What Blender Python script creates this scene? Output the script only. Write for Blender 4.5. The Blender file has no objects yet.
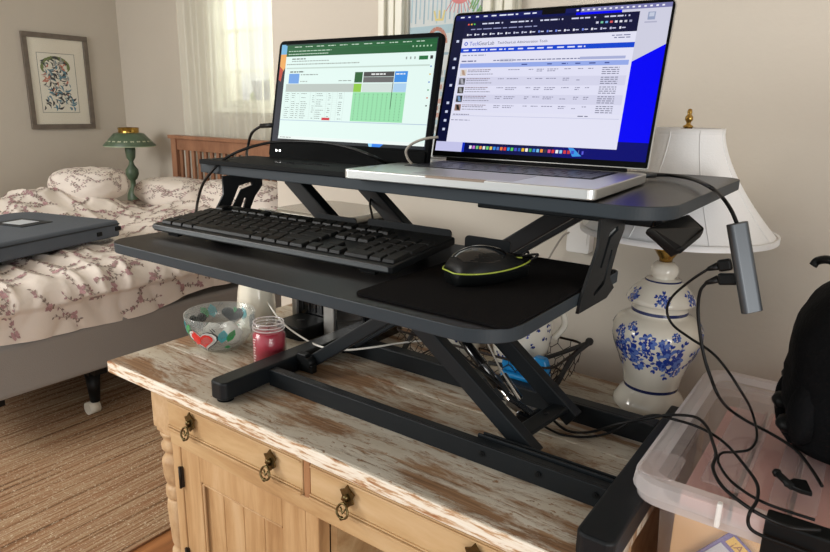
import bpy, bmesh, math, random
from mathutils import Vector, Matrix, noise
random.seed(7)
PI = math.pi
SC = bpy.context.scene
COL = SC.collection

# ------------------------------------------------------------------ camera
F_PX = 645.58; CX, CY = 405.0, 279.48; CZ = 1.322
ROWS = [Vector((0.8066022, 0.5908373, 0.0174409)),      # right
        Vector((0.1657006, -0.1976920, -0.9661580)),    # down
        Vector((-0.5673943, 0.7821951, -0.2573608))]    # forward
CAMLOC = Vector((0, 0, CZ))
cd = bpy.data.cameras.new('camera'); cam = bpy.data.objects.new('camera', cd); COL.objects.link(cam)
r, d, f = ROWS
cam.matrix_world = Matrix(((r.x, -d.x, -f.x, 0), (r.y, -d.y, -f.y, 0), (r.z, -d.z, -f.z, CZ), (0, 0, 0, 1)))
cd.sensor_width = 36; cd.lens = F_PX / 830 * 36
cd.shift_x = (415 - CX) / 830; cd.shift_y = (CY - 276) / 830
cd.clip_start = 0.02
SC.camera = cam

def at(u, v, **k):
    """world point seen at photo pixel (u, v) lying on the plane x=, y= or z= something"""
    (ax, val), = k.items(); i = 'xyz'.index(ax)
    dd = r * (u - CX) + d * (v - CY) + f * F_PX
    return CAMLOC + dd * ((val - CAMLOC[i]) / dd[i])

# ------------------------------------------------------------------ world, lights, exposure
w = bpy.data.worlds.new('world'); SC.world = w; w.use_nodes = True
bg = w.node_tree.nodes['Background']; bg.inputs[0].default_value = (0.95, 0.98, 1.0, 1); bg.inputs[1].default_value = 0.70

def area(name, loc, target, sx, sy, power, color):
    l = bpy.data.lights.new(name, 'AREA'); l.shape = 'RECTANGLE'; l.size = sx; l.size_y = sy; l.energy = power; l.color = color
    o = bpy.data.objects.new(name, l); COL.objects.link(o); o.location = loc
    o.rotation_euler = (Vector(target) - Vector(loc)).to_track_quat('-Z', 'Y').to_euler(); return o
area('window_daylight_left', (-2.8, -1.2, 2.2), (-0.8, 0.9, 0.8), 1.6, 1.4, 62, (1.0, 0.985, 0.96))
area('low_fill_right', (1.8, -0.7, 0.95), (0.0, 1.4, 0.95), 1.4, 1.0, 25, (1.0, 0.97, 0.93))  # unseen fill light, added low to brighten the lower part of the near wall
area('bedroom_window_daylight', (-3.2, 3.7, 2.0), (-3.3, 2.0, 1.0), 1.2, 1.2, 32, (1.0, 1.0, 0.93))
area('bedroom_side_fill', (-3.6, -1.9, 1.9), (-4.1, 2.6, 1.1), 1.4, 1.4, 38, (1.0, 0.99, 0.94))  # fill light added to lift the dark bedroom walls, no source in view
SC.view_settings.view_transform = 'Standard'; SC.view_settings.look = 'None'
SC.view_settings.exposure = 0.22; SC.view_settings.gamma = 1.0
SC.view_settings.use_curve_mapping = False

# ------------------------------------------------------------------ materials
def lin(c):
    return tuple(((x / 255) / 12.92 if x / 255 <= 0.04045 else ((x / 255 + 0.055) / 1.055) ** 2.4) for x in c) + (1,)
def sock(nt, n, name, val):
    if isinstance(val, bpy.types.NodeSocket): nt.links.new(val, n.inputs[name])
    else: n.inputs[name].default_value = val
def mat(name, c, rough=0.5, metal=0.0, spec=0.5, bump=None, var=None, coat=0, trans=0, alpha=1, sheen=0):
    """c is an sRGB triple. bump=(scale, strength), var=(scale, amount) mottles the colour"""
    m = bpy.data.materials.new(name); m.use_nodes = True; nt = m.node_tree; b = nt.nodes['Principled BSDF']
    b.inputs['Base Color'].default_value = lin(c); b.inputs['Roughness'].default_value = rough
    b.inputs['Metallic'].default_value = metal; b.inputs['Specular IOR Level'].default_value = spec
    b.inputs['Coat Weight'].default_value = coat; b.inputs['Transmission Weight'].default_value = trans
    b.inputs['Sheen Weight'].default_value = sheen
    tc = nt.nodes.new('ShaderNodeTexCoord')
    if bump:
        n = nt.nodes.new('ShaderNodeTexNoise'); n.inputs['Scale'].default_value = bump[0]; n.inputs['Detail'].default_value = 4
        nt.links.new(tc.outputs['Object'], n.inputs['Vector'])
        bp = nt.nodes.new('ShaderNodeBump'); bp.inputs['Strength'].default_value = bump[1]; bp.inputs['Distance'].default_value = 0.01
        nt.links.new(n.outputs['Fac'], bp.inputs['Height']); nt.links.new(bp.outputs['Normal'], b.inputs['Normal'])
    if var:
        n = nt.nodes.new('ShaderNodeTexNoise'); n.inputs['Scale'].default_value = var[0]; n.inputs['Detail'].default_value = 5
        nt.links.new(tc.outputs['Object'], n.inputs['Vector'])
        cr = nt.nodes.new('ShaderNodeValToRGB'); a = var[1]
        cr.color_ramp.elements[0].position = .3; cr.color_ramp.elements[1].position = .7
        cr.color_ramp.elements[0].color = tuple(x * (1 - a) for x in lin(c)[:3]) + (1,)
        cr.color_ramp.elements[1].color = tuple(min(1, x * (1 + a)) for x in lin(c)[:3]) + (1,)
        nt.links.new(n.outputs['Fac'], cr.inputs['Fac']); nt.links.new(cr.outputs['Color'], b.inputs['Base Color'])
    if alpha < 1: b.inputs['Alpha'].default_value = alpha
    return m
def emit(name, c, s=1.0):
    m = bpy.data.materials.new(name); m.use_nodes = True; nt = m.node_tree; b = nt.nodes['Principled BSDF']
    b.inputs['Base Color'].default_value = (0.0, 0.0, 0.0, 1); b.inputs['Roughness'].default_value = 0.4; b.inputs['Specular IOR Level'].default_value = .08
    b.inputs['Emission Color'].default_value = lin(c); b.inputs['Emission Strength'].default_value = s
    return m
def thin_glass(name, tint, refl=1.0, haze=0.0, hazec=(255, 255, 255)):
    m = bpy.data.materials.new(name); m.use_nodes = True; nt = m.node_tree; N = nt.nodes
    N.remove(N['Principled BSDF']); out = N['Material Output']
    tr = N.new('ShaderNodeBsdfTransparent'); tr.inputs[0].default_value = tint + (1,)
    gl = N.new('ShaderNodeBsdfGlossy'); gl.inputs['Roughness'].default_value = 0.05 if haze < .2 else .25
    lw = N.new('ShaderNodeLayerWeight'); lw.inputs[0].default_value = .5
    pw = N.new('ShaderNodeMath'); pw.operation = 'POWER'; nt.links.new(lw.outputs['Facing'], pw.inputs[0]); pw.inputs[1].default_value = 4.0
    fr = N.new('ShaderNodeMath'); fr.operation = 'MULTIPLY_ADD'; nt.links.new(pw.outputs[0], fr.inputs[0]); fr.inputs[1].default_value = .7; fr.inputs[2].default_value = .04
    mx = N.new('ShaderNodeMixShader'); nt.links.new(fr.outputs[0], mx.inputs[0]); nt.links.new(tr.outputs[0], mx.inputs[1]); nt.links.new(gl.outputs[0], mx.inputs[2])
    last = mx
    if haze:
        di = N.new('ShaderNodeBsdfDiffuse'); di.inputs[0].default_value = lin(hazec)
        tl = N.new('ShaderNodeBsdfTranslucent'); tl.inputs[0].default_value = lin(hazec)
        ad = N.new('ShaderNodeMixShader'); ad.inputs[0].default_value = .4; nt.links.new(di.outputs[0], ad.inputs[1]); nt.links.new(tl.outputs[0], ad.inputs[2])
        m2 = N.new('ShaderNodeMixShader'); m2.inputs[0].default_value = haze
        nt.links.new(mx.outputs[0], m2.inputs[1]); nt.links.new(ad.outputs[0], m2.inputs[2]); last = m2
    nt.links.new(last.outputs[0], out.inputs[0]); return m
def ramp_mat(name, stops, vec_scale, detail=6, rough=0.55, bump=0.15, dist=0.0, second=None, nscale=1.0, bdist=0.003, spec=.4):
    """stretched-noise material: stops=[(pos, sRGB)], vec_scale stretches the object coordinates"""
    m = bpy.data.materials.new(name); m.use_nodes = True; nt = m.node_tree; N = nt.nodes; b = N['Principled BSDF']
    b.inputs['Roughness'].default_value = rough; b.inputs['Specular IOR Level'].default_value = spec
    tc = N.new('ShaderNodeTexCoord'); mp = N.new('ShaderNodeMapping'); mp.inputs['Scale'].default_value = vec_scale
    nt.links.new(tc.outputs['Object'], mp.inputs['Vector'])
    n = N.new('ShaderNodeTexNoise'); n.inputs['Scale'].default_value = nscale; n.inputs['Detail'].default_value = detail
    n.inputs['Roughness'].default_value = .65; n.inputs['Distortion'].default_value = dist
    nt.links.new(mp.outputs[0], n.inputs['Vector'])
    cr = N.new('ShaderNodeValToRGB'); el = cr.color_ramp.elements
    el[0].position = stops[0][0]; el[0].color = lin(stops[0][1]); el[1].position = stops[-1][0]; el[1].color = lin(stops[-1][1])
    for p, c in stops[1:-1]:
        e = el.new(p); e.color = lin(c)
    nt.links.new(n.outputs['Fac'], cr.inputs['Fac']); col = cr.outputs['Color']
    if second:      # (vec_scale, low, high, colour): a second noise that mixes in another colour
        mp2 = N.new('ShaderNodeMapping'); mp2.inputs['Scale'].default_value = second[0]; mp2.inputs['Location'].default_value = (3.1, 1.7, .4)
        nt.links.new(tc.outputs['Object'], mp2.inputs['Vector'])
        n2 = N.new('ShaderNodeTexNoise'); n2.inputs['Scale'].default_value = 1; n2.inputs['Detail'].default_value = 7; n2.inputs['Roughness'].default_value = .7
        nt.links.new(mp2.outputs[0], n2.inputs['Vector'])
        mr = N.new('ShaderNodeMapRange'); mr.inputs[1].default_value = second[1]; mr.inputs[2].default_value = second[2]
        nt.links.new(n2.outputs['Fac'], mr.inputs[0])
        mx = N.new('ShaderNodeMix'); mx.data_type = 'RGBA'; nt.links.new(mr.outputs[0], mx.inputs[0])
        nt.links.new(col, mx.inputs[6]); mx.inputs[7].default_value = lin(second[3]); col = mx.outputs[2]
    nt.links.new(col, b.inputs['Base Color'])
    if bump:
        bp = N.new('ShaderNodeBump'); bp.inputs['Strength'].default_value = bump; bp.inputs['Distance'].default_value = bdist
        nt.links.new(n.outputs['Fac'], bp.inputs['Height']); nt.links.new(bp.outputs['Normal'], b.inputs['Normal'])
    return m

M = {}
M['wall'] = mat('wall_paint', (203, 195, 182), .9, bump=(60, .08), var=(1.5, .03))
M['ceiling'] = mat('ceiling_paint', (206, 200, 188), .9)
M['trim'] = mat('white_trim_paint', (222, 220, 205), .45, bump=(40, .05))
M['floorwood'] = ramp_mat('floor_boards', [(.3, (120, 74, 42)), (.55, (165, 110, 66)), (.75, (185, 130, 84))], (22, 1.2, 1), rough=.4)
M['rug'] = ramp_mat('woven_stripe_rug', [(.30, (84, 62, 48)), (.40, (124, 96, 70)), (.46, (146, 106, 78)), (.54, (172, 148, 118)), (.60, (134, 94, 68)), (.70, (210, 192, 160))],
                    (62, 1.0, 1), detail=3, rough=.95, bump=.6, dist=.12, second=((190, 110, 1), .57, .64, (212, 198, 172)), spec=.1)
def worn_paint(name):
    """old planks: fine brown grain under worn whitewash, crisp-edged patches and scratches"""
    m = bpy.data.materials.new(name); m.use_nodes = True; nt = m.node_tree; N = nt.nodes; b = N['Principled BSDF']; b.inputs['Roughness'].default_value = .5; b.inputs['Specular IOR Level'].default_value = .35
    tc = N.new('ShaderNodeTexCoord')
    def nz(sc, det, rg, loc=(0, 0, 0), dist=0):
        mp = N.new('ShaderNodeMapping'); mp.inputs['Scale'].default_value = sc; mp.inputs['Location'].default_value = loc; nt.links.new(tc.outputs['Object'], mp.inputs[0])
        n = N.new('ShaderNodeTexNoise'); n.inputs['Scale'].default_value = 1; n.inputs['Detail'].default_value = det; n.inputs['Roughness'].default_value = rg; n.inputs['Distortion'].default_value = dist
        nt.links.new(mp.outputs[0], n.inputs['Vector']); return n.outputs['Fac']
    def ramp(fac, stops):
        cr = N.new('ShaderNodeValToRGB'); el = cr.color_ramp.elements; el[0].position, el[1].position = stops[0][0], stops[-1][0]; el[0].color, el[1].color = lin(stops[0][1]), lin(stops[-1][1])
        for p, c in stops[1:-1]: q = el.new(p); q.color = lin(c)
        nt.links.new(fac, cr.inputs[0]); return cr.outputs[0]
    def mr(fac, lo, hi):
        q = N.new('ShaderNodeMapRange'); q.inputs[1].default_value = lo; q.inputs[2].default_value = hi; nt.links.new(fac, q.inputs[0]); return q.outputs[0]
    def mul(a, b_):
        q = N.new('ShaderNodeMath'); q.operation = 'MULTIPLY'; nt.links.new(a, q.inputs[0]); nt.links.new(b_, q.inputs[1]); return q.outputs[0]
    grain = nz((5, 150, 8), 8, .65, dist=.4)
    wood = ramp(grain, [(.30, (104, 76, 54)), (.5, (146, 112, 82)), (.72, (172, 142, 110))])
    paint = ramp(nz((3, 9, 3), 6, .6, (5, 2, 1)), [(.35, (184, 172, 152)), (.55, (206, 198, 182)), (.72, (222, 218, 208))])
    mask = mr(nz((3.2, 13, 4), 12, .72, (1.3, .4, 0), .5), .435, .52)
    scr = mr(nz((16, 130, 16), 6, .75, (7, 3, 1)), .36, .46); spk = mr(nz((60, 110, 60), 4, .7, (2, 8, 1)), .33, .40)
    fac = mul(mul(mask, scr), spk)
    mx = N.new('ShaderNodeMix'); mx.data_type = 'RGBA'; nt.links.new(fac, mx.inputs[0]); nt.links.new(wood, mx.inputs[6]); nt.links.new(paint, mx.inputs[7]); nt.links.new(mx.outputs[2], b.inputs['Base Color'])
    bp = N.new('ShaderNodeBump'); bp.inputs['Strength'].default_value = .35; bp.inputs['Distance'].default_value = .002; nt.links.new(fac, bp.inputs['Height']); nt.links.new(bp.outputs[0], b.inputs['Normal'])
    return m
M['top'] = worn_paint('weathered_whitewashed_top')
M['topedge'] = ramp_mat('chipped_white_edge', [(.33, (150, 96, 60)), (.43, (196, 160, 122)), (.5, (236, 226, 208)), (.7, (246, 240, 228))], (16, 40, 130), detail=8, rough=.5, bump=.4, dist=.3)
M['pine'] = ramp_mat('stripped_pine', [(.28, (156, 118, 78)), (.42, (184, 148, 104)), (.55, (198, 166, 122)), (.75, (212, 184, 144))], (3.0, 16, 16), detail=6, rough=.5, bump=.1, dist=.4)
M['pinev'] = ramp_mat('stripped_pine_upright', [(.28, (152, 112, 74)), (.42, (180, 142, 98)), (.55, (196, 160, 116)), (.75, (210, 180, 140))], (22, 22, 2.2), detail=6, rough=.5, bump=.1, dist=.4)
M['pinedark'] = mat('dark_pine_interior', (120, 78, 46), .7, var=(8, .2))
M['reddiv'] = mat('reddish_pine', (168, 122, 84), .5, var=(14, .12))
M['leggrey'] = ramp_mat('worn_turned_pine', [(.3, (156, 120, 84)), (.5, (196, 164, 124)), (.75, (222, 200, 166))], (14, 14, 8), rough=.5, bump=.1)
M['brass'] = mat('aged_brass', (112, 98, 66), .38, 1.0, var=(60, .3))
M['brightbrass'] = mat('polished_brass', (178, 142, 74), .22, 1.0)
M['iron'] = mat('dark_iron', (58, 52, 46), .5, .8)
M['deck'] = mat('charcoal_laminate', (25, 24, 25), .36, spec=.32, bump=(500, .05))
M['deckedge'] = mat('dark_slate_edge', (42, 50, 56), .5, spec=.3)
M['steel'] = mat('black_powder_coated_steel', (21, 25, 28), .42, 0, spec=.28, bump=(700, .05))
M['black'] = mat('black_plastic', (12, 14, 15), .45, spec=.22)
M['blackmatte'] = mat('matt_black_plastic', (12, 14, 15), .7, spec=.15)
M['blackgloss'] = mat('glossy_black_plastic', (12, 13, 15), .12, coat=.3)
M['keycap'] = mat('black_key_cap', (14, 16, 17), .45, spec=.22)
M['kbbody'] = mat('keyboard_case', (17, 20, 22), .35, spec=.3)
M['kbhighlight'] = mat('keyboard_highlight_strip', (96, 100, 102), .28, .3)  # lighter grey holds the highlight of the case's front edge
M['pad'] = mat('black_cloth_pad', (15, 14, 15), .95, bump=(900, .3), spec=.1)
M['alu'] = mat('silver_aluminium', (206, 207, 204), .33, .85)
M['alulight'] = mat('silver_anodised_palmrest', (170, 168, 172), .4, .6)
M['chrome'] = mat('chrome', (215, 215, 215), .12, 1.0)
M['bezel'] = mat('black_bezel', (7, 9, 10), .7, spec=.06)
M['hub'] = mat('space_grey_hub', (84, 88, 92), .38, .7)
M['cable'] = mat('black_cable_rubber', (11, 11, 12), .5, spec=.3)
M['greycable'] = mat('grey_cable_rubber', (148, 142, 132), .5)
M['whitecable'] = mat('white_cable_rubber', (232, 230, 222), .45)
M['white'] = mat('white_plastic', (232, 230, 226), .4)
M['ceramic'] = mat('cream_glazed_ceramic', (226, 220, 206), .14, coat=.5)
M['cream'] = mat('cream_pitcher_glaze', (232, 226, 208), .2, coat=.4)
M['blue'] = mat('cobalt_blue_glaze', (38, 62, 150), .18, coat=.5)
M['blue2'] = mat('mid_blue_glaze', (92, 120, 190), .18, coat=.5)
M['blueline'] = mat('navy_glaze_line', (44, 52, 96), .2)
M['shade'] = mat('white_lamp_fabric', (240, 240, 240), .85, bump=(300, .1))
M['shadetrim'] = mat('white_shade_binding', (236, 236, 236), .6)
M['waxred'] = mat('dark_red_candle_wax', (168, 22, 52), .3, coat=.3)
M['glass'] = thin_glass('clear_glass', (.97, .98, .97), haze=.04, hazec=(250, 246, 246))
M['bowlglass'] = thin_glass('frosted_bowl_glass', (.92, .94, .93), haze=.14, hazec=(244, 246, 244))
M['pane'] = thin_glass('window_pane', (.99, .99, .98))
M['boxplastic'] = thin_glass('translucent_box_plastic', (.96, .95, .95), haze=.20, hazec=(252, 248, 248))
M['lidplastic'] = thin_glass('translucent_lid_plastic', (.97, .95, .95), haze=.15, hazec=(252, 248, 248))
M['rimplastic'] = thin_glass('milky_plastic_rim', (.97, .95, .95), haze=.5, hazec=(252, 248, 248))
M['curtain'] = thin_glass('sheer_curtain', (1, 1, 1), haze=.55, hazec=(252, 252, 240))
M['red'] = mat('red_paint', (222, 52, 46), .3); M['teal'] = mat('teal_paint', (60, 160, 168), .3); M['green'] = mat('green_paint', (46, 148, 82), .3)
M['inkblack'] = mat('black_ink', (24, 24, 26), .5)
M['duvet'] = mat('white_printed_cotton', (232, 222, 212), .9, bump=(40, .12), sheen=.1)
M['mauve'] = mat('mauve_print', (172, 138, 140), .9); M['brownprint'] = mat('brown_leaf_print', (148, 132, 124), .9); M['pinkprint'] = mat('dusty_pink_print', (190, 152, 154), .9)
M['boxspring'] = mat('grey_ticking', (150, 146, 142), .95, bump=(200, .2))
M['mattress'] = mat('pale_mattress', (214, 206, 196), .9)
M['cherry'] = ramp_mat('cherry_wood', [(.3, (134, 92, 68)), (.6, (166, 120, 92)), (.8, (182, 138, 108))], (8, 8, 2), rough=.4)
M['case'] = mat('slate_nylon', (86, 94, 104), .7, bump=(250, .15), var=(3, .08))
M['casedark'] = mat('dark_nylon_binding', (34, 40, 46), .6)
M['tole'] = mat('green_tole', (88, 108, 86), .4, var=(20, .15)); M['tolelight'] = mat('pale_green_band', (176, 190, 160), .4)
M['toledec'] = mat('painted_leaf_border', (200, 206, 178), .5)
M['pframe'] = mat('grey_brown_wood_frame', (112, 102, 92), .5, var=(25, .15)); M['matboard'] = mat('mat_board', (246, 240, 228), .8)
M['paper'] = mat('print_paper', (248, 244, 234), .8)
M['backpack'] = mat('black_nylon', (9, 10, 12), .8, bump=(180, .25), spec=.12)
M['tan'] = mat('tan_cardboard', (240, 198, 142), .8, var=(5, .06))
M['pinkcloth'] = mat('dusty_pink_folders', (222, 172, 164), .85, var=(6, .1))
M['pinkdark'] = mat('rose_brown_folders', (178, 124, 112), .85)
M['violet'] = mat('violet_card', (104, 104, 168), .5); M['yellow'] = mat('yellow_label', (238, 198, 92), .5); M['brownink'] = mat('brown_ink', (150, 96, 60), .6)
M['palecard'] = mat('pale_blue_card', (208, 216, 224), .4)
M['wire'] = mat('rusty_black_wire', (50, 42, 38), .6, .5); M['twig'] = mat('charcoal_wrapped_handle', (44, 42, 40), .7, bump=(120, .5))
M['cyan'] = mat('blue_plastic_pack', (24, 128, 190), .3)
M['pot'] = mat('lilac_pot', (120, 124, 170), .5)
M['shrub'] = mat('garden_leaves', (150, 168, 96), .8, var=(4, .4))
M['casterwheel'] = mat('cream_caster', (222, 216, 200), .5)
M['silvermachine'] = mat('brushed_silver_plastic', (186, 184, 180), .3, .6)
M['greylid'] = mat('smoky_grey_lid', (150, 146, 136), .2, .4)

# ------------------------------------------------------------------ mesh builder
class MB:
    def __init__(s): s.bm = bmesh.new(); s.T = Matrix.Identity(4)
    def v(s, p): return s.bm.verts.new(s.T @ Vector(p))
    def face(s, vs, m=0, sm=False):
        try: fc = s.bm.faces.new(vs)
        except ValueError: return None
        fc.material_index = m; fc.smooth = sm; return fc
    def poly(s, pts, m=0): return s.face([s.v(p) for p in pts], m)
    def box(s, a, b, m=0):
        (x0, y0, z0), (x1, y1, z1) = a, b
        V = [s.v(p) for p in ((x0, y0, z0), (x1, y0, z0), (x1, y1, z0), (x0, y1, z0), (x0, y0, z1), (x1, y0, z1), (x1, y1, z1), (x0, y1, z1))]
        for q in ((3, 2, 1, 0), (4, 5, 6, 7), (0, 1, 5, 4), (1, 2, 6, 5), (2, 3, 7, 6), (3, 0, 4, 7)): s.face([V[i] for i in q], m)
    def prism(s, pts, vec, m=0, sm=False):
        vec = Vector(vec); A = [s.v(p) for p in pts]; B = [s.v(Vector(p) + vec) for p in pts]; n = len(pts)
        s.face(A[::-1], m); s.face(B, m)
        for i in range(n): s.face([A[i], A[(i + 1) % n], B[(i + 1) % n], B[i]], m, sm)
    def bar(s, p, q, wd, ht, up=(0, 0, 1), m=0):
        p, q = Vector(p), Vector(q); dx = (q - p).normalized(); up = Vector(up); sd = dx.cross(up).normalized(); u2 = sd.cross(dx)
        c = [p + sd * (a * wd / 2) + u2 * (b * ht / 2) for a, b in ((-1, -1), (1, -1), (1, 1), (-1, 1))]
        s.prism(c, q - p, m)
    def tube(s, pts, rad, seg=8, m=0, caps=True, closed=False):
        pts = [Vector(p) for p in pts]; n = len(pts); rings = []; side = None
        for i, p in enumerate(pts):
            a = pts[(i - 1) % n] if (i > 0 or closed) else p; b = pts[(i + 1) % n] if (i < n - 1 or closed) else p
            t = (b - a).normalized()
            if side is None:
                side = t.cross(Vector((0, 0, 1)));
                if side.length < .1: side = t.cross(Vector((1, 0, 0)))
            side = (side - t * side.dot(t)).normalized(); up = t.cross(side)
            rr = rad[i] if isinstance(rad, (list, tuple)) else rad
            rings.append([s.v(p + side * (math.cos(2 * PI * k / seg) * rr) + up * (math.sin(2 * PI * k / seg) * rr)) for k in range(seg)])
        m_ = n if closed else n - 1
        for i in range(m_):
            A, B = rings[i], rings[(i + 1) % n]
            for k in range(seg): s.face([A[k], A[(k + 1) % seg], B[(k + 1) % seg], B[k]], m, True)
        if caps and not closed: s.face(rings[0][::-1], m); s.face(rings[-1], m)
    def lathe(s, prof, c=(0, 0, 0), seg=48, m=0, mats=None, sx=1, sy=1, wob=None):
        c = Vector(c); rings = []
        for (rr, z) in prof:
            if rr < 1e-6: rings.append([s.v(c + Vector((0, 0, z)))])
            else: rings.append([s.v(c + Vector((math.cos(2 * PI * k / seg) * rr * sx * (wob(2 * PI * k / seg, z) if wob else 1), math.sin(2 * PI * k / seg) * rr * sy * (wob(2 * PI * k / seg, z) if wob else 1), z))) for k in range(seg)])
        for i in range(len(prof) - 1):
            A, B = rings[i], rings[i + 1]; mm = mats[i] if mats else m
            for k in range(seg):
                k2 = (k + 1) % seg
                if len(A) == 1 and len(B) == 1: continue
                if len(A) == 1: s.face([A[0], B[k2], B[k]][::-1], mm, True)
                elif len(B) == 1: s.face([A[k], A[k2], B[0]], mm, True)
                else: s.face([A[k], A[k2], B[k2], B[k]], mm, True)
    def sphere(s, c, rx, ry=None, rz=None, m=0, seg=16, fn=None):
        ry = ry or rx; rz = rz or rx; n = seg // 2; c = Vector(c); rings = []
        for i in range(n + 1):
            th = PI * i / n
            ring = []
            for k in range(1 if i in (0, n) else seg):
                ph = 2 * PI * k / seg; dv = Vector((math.sin(th) * math.cos(ph), math.sin(th) * math.sin(ph), -math.cos(th)))
                q = fn(dv) if fn else 1
                ring.append(s.v(c + Vector((dv.x * rx, dv.y * ry, dv.z * rz)) * q))
            rings.append(ring)
        for i in range(n):
            A, B = rings[i], rings[i + 1]
            for k in range(seg):
                k2 = (k + 1) % seg
                if len(A) == 1: s.face([A[0], B[k2], B[k]], m, True)
                elif len(B) == 1: s.face([A[k], A[k2], B[0]], m, True)
                else: s.face([A[k], A[k2], B[k2], B[k]], m, True)
    def build(s, name, mats, parent=None, bevel=0, seg=2, smooth=False, solid=0, label=None, recalc=True):
        if recalc: bmesh.ops.recalc_face_normals(s.bm, faces=s.bm.faces)
        me = bpy.data.meshes.new(name); s.bm.to_mesh(me); s.bm.free()
        if not isinstance(mats, (list, tuple)): mats = [mats]
        for mm in mats: me.materials.append(M[mm] if isinstance(mm, str) else mm)
        o = bpy.data.objects.new(name, me); COL.objects.link(o)
        if smooth:
            for p in me.polygons: p.use_smooth = True
        if solid:
            sm = o.modifiers.new('solid', 'SOLIDIFY'); sm.thickness = solid
        if bevel:
            bv = o.modifiers.new('bevel', 'BEVEL'); bv.width = bevel; bv.segments = seg; bv.limit_method = 'ANGLE'; bv.angle_limit = math.radians(40)
        if parent: attach(o, parent)
        if label: o['label'] = label
        return o
def world_loc(o):
    p = Vector((0, 0, 0))
    while o: p += o.location; o = o.parent
    return p
INV = {}
def attach(o, parent):
    """o's mesh is written in world coordinates; keep it there under its parent"""
    o.parent = parent
    base = INV.get(parent.name, Vector((0, 0, 0)))
    o.matrix_parent_inverse = Matrix.Translation(-base)
    INV[o.name] = Vector((0, 0, 0))
def thing(name, label, cat, loc, group=None):
    o = bpy.data.objects.new(name, None); COL.objects.link(o); o.location = loc; o.empty_display_size = .05
    INV[o.name] = Vector(loc); tag(o, label, cat, group); return o
def tag(o, label, cat, group=None):
    o['label'] = label; o['category'] = cat
    if group: o['group'] = group
    return o
def structure(o): o['kind'] = 'structure'; return o
def spline(pts, n=10):
    P = [Vector(p) for p in pts]; P = [P[0] * 2 - P[1]] + P + [P[-1] * 2 - P[-2]]; out = []
    for i in range(1, len(P) - 2):
        for k in range(n):
            t = k / n; a, b, c, e = P[i - 1], P[i], P[i + 1], P[i + 2]
            out.append(.5 * ((2 * b) + (c - a) * t + (2 * a - 5 * b + 4 * c - e) * t * t + (3 * b - a - 3 * c + e) * t ** 3))
    out.append(P[-2]); return out
def rrect(x0, y0, x1, y1, rad, n=6, z=0):
    rad = [rad] * 4 if not isinstance(rad, (list, tuple)) else rad; out = []
    for (cx, cy, a0), q in zip(((x1, y1, 0), (x0, y1, 90), (x0, y0, 180), (x1, y0, 270)), rad):
        sx = -1 if cx == x1 else 1; sy = -1 if cy == y1 else 1
        if q <= 0: out.append((cx, cy, z)); continue
        for k in range(n + 1):
            a = math.radians(a0 + 90 * k / n); out.append((cx + sx * q + math.cos(a) * q, cy + sy * q + math.sin(a) * q, z))
    return out
def text_faces(s, size, align='LEFT'):
    cu = bpy.data.curves.new('t', 'FONT'); cu.body = s; cu.size = size; cu.align_x = align; cu.resolution_u = 2
    o = bpy.data.objects.new('t', cu); COL.objects.link(o)
    dg = bpy.context.evaluated_depsgraph_get(); dg.update(); me = bpy.data.meshes.new_from_object(o.evaluated_get(dg))
    vs = [v.co.copy() for v in me.vertices]; fs = [list(p.vertices) for p in me.polygons]
    bpy.data.objects.remove(o); bpy.data.curves.remove(cu); bpy.data.meshes.remove(me); return vs, fs

def settle(o, loc):
    """move a top-level mesh's origin to its base"""
    loc = Vector(loc); o.data.transform(Matrix.Translation(-loc)); o.location = loc; INV[o.name] = loc; return o
def cable(name, pts, rad, m, label, cat='cable', n=10, group=None):
    b = MB(); b.tube(spline(pts, n), rad, 8); o = b.build(name, m); settle(o, pts[0]); return tag(o, label, cat, group)

# ================================================================== the room
ZT = 0.78                       # dresser top
ZU = 1.222; ZK = 1.1288         # upper deck, keyboard tray
WX = -4.82; FY = 2.9; NY = 1.41 # picture wall, far wall, near wall
b = MB(); b.box((WX - .1, -2.2, -.1), (2.2, FY + .1, 0)); structure(b.build('floor', 'floorwood'))
b = MB(); b.box((WX - .1, -2.2, 2.5), (2.2, FY + .1, 2.6)); structure(b.build('ceiling', 'ceiling'))
b = MB(); b.box((WX - .1, -2.2, 0), (WX, FY + .1, 2.5)); structure(b.build('wall_left', 'wall'))
wx0, wx1, wz0, wz1 = -3.64, -2.72, 1.30, 2.2
b = MB()
b.box((WX, FY, 0), (wx0, FY + .14, 2.5)); b.box((wx1, FY, 0), (2.2, FY + .14, 2.5))
b.box((wx0, FY, 0), (wx1, FY + .14, wz0)); b.box((wx0, FY, wz1), (wx1, FY + .14, 2.5))
structure(b.build('wall_far', 'wall'))
b = MB(); b.box((-1.525, NY, 0), (2.2, NY + .12, 2.5)); structure(b.build('wall_near', 'wall'))
b = MB(); b.box((WX, -2.0, 0), (WX + .018, FY, .12)); structure(b.build('baseboard_left', 'trim', bevel=.004))
b = MB(); b.box((WX + .02, FY - .018, 0), (-1.0, FY, .12)); structure(b.build('baseboard_far', 'trim', bevel=.004))
b = MB(); b.box((-1.509, NY - .018, 0), (2.0, NY, .12)); structure(b.build('baseboard_near', 'trim', bevel=.004))
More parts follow.
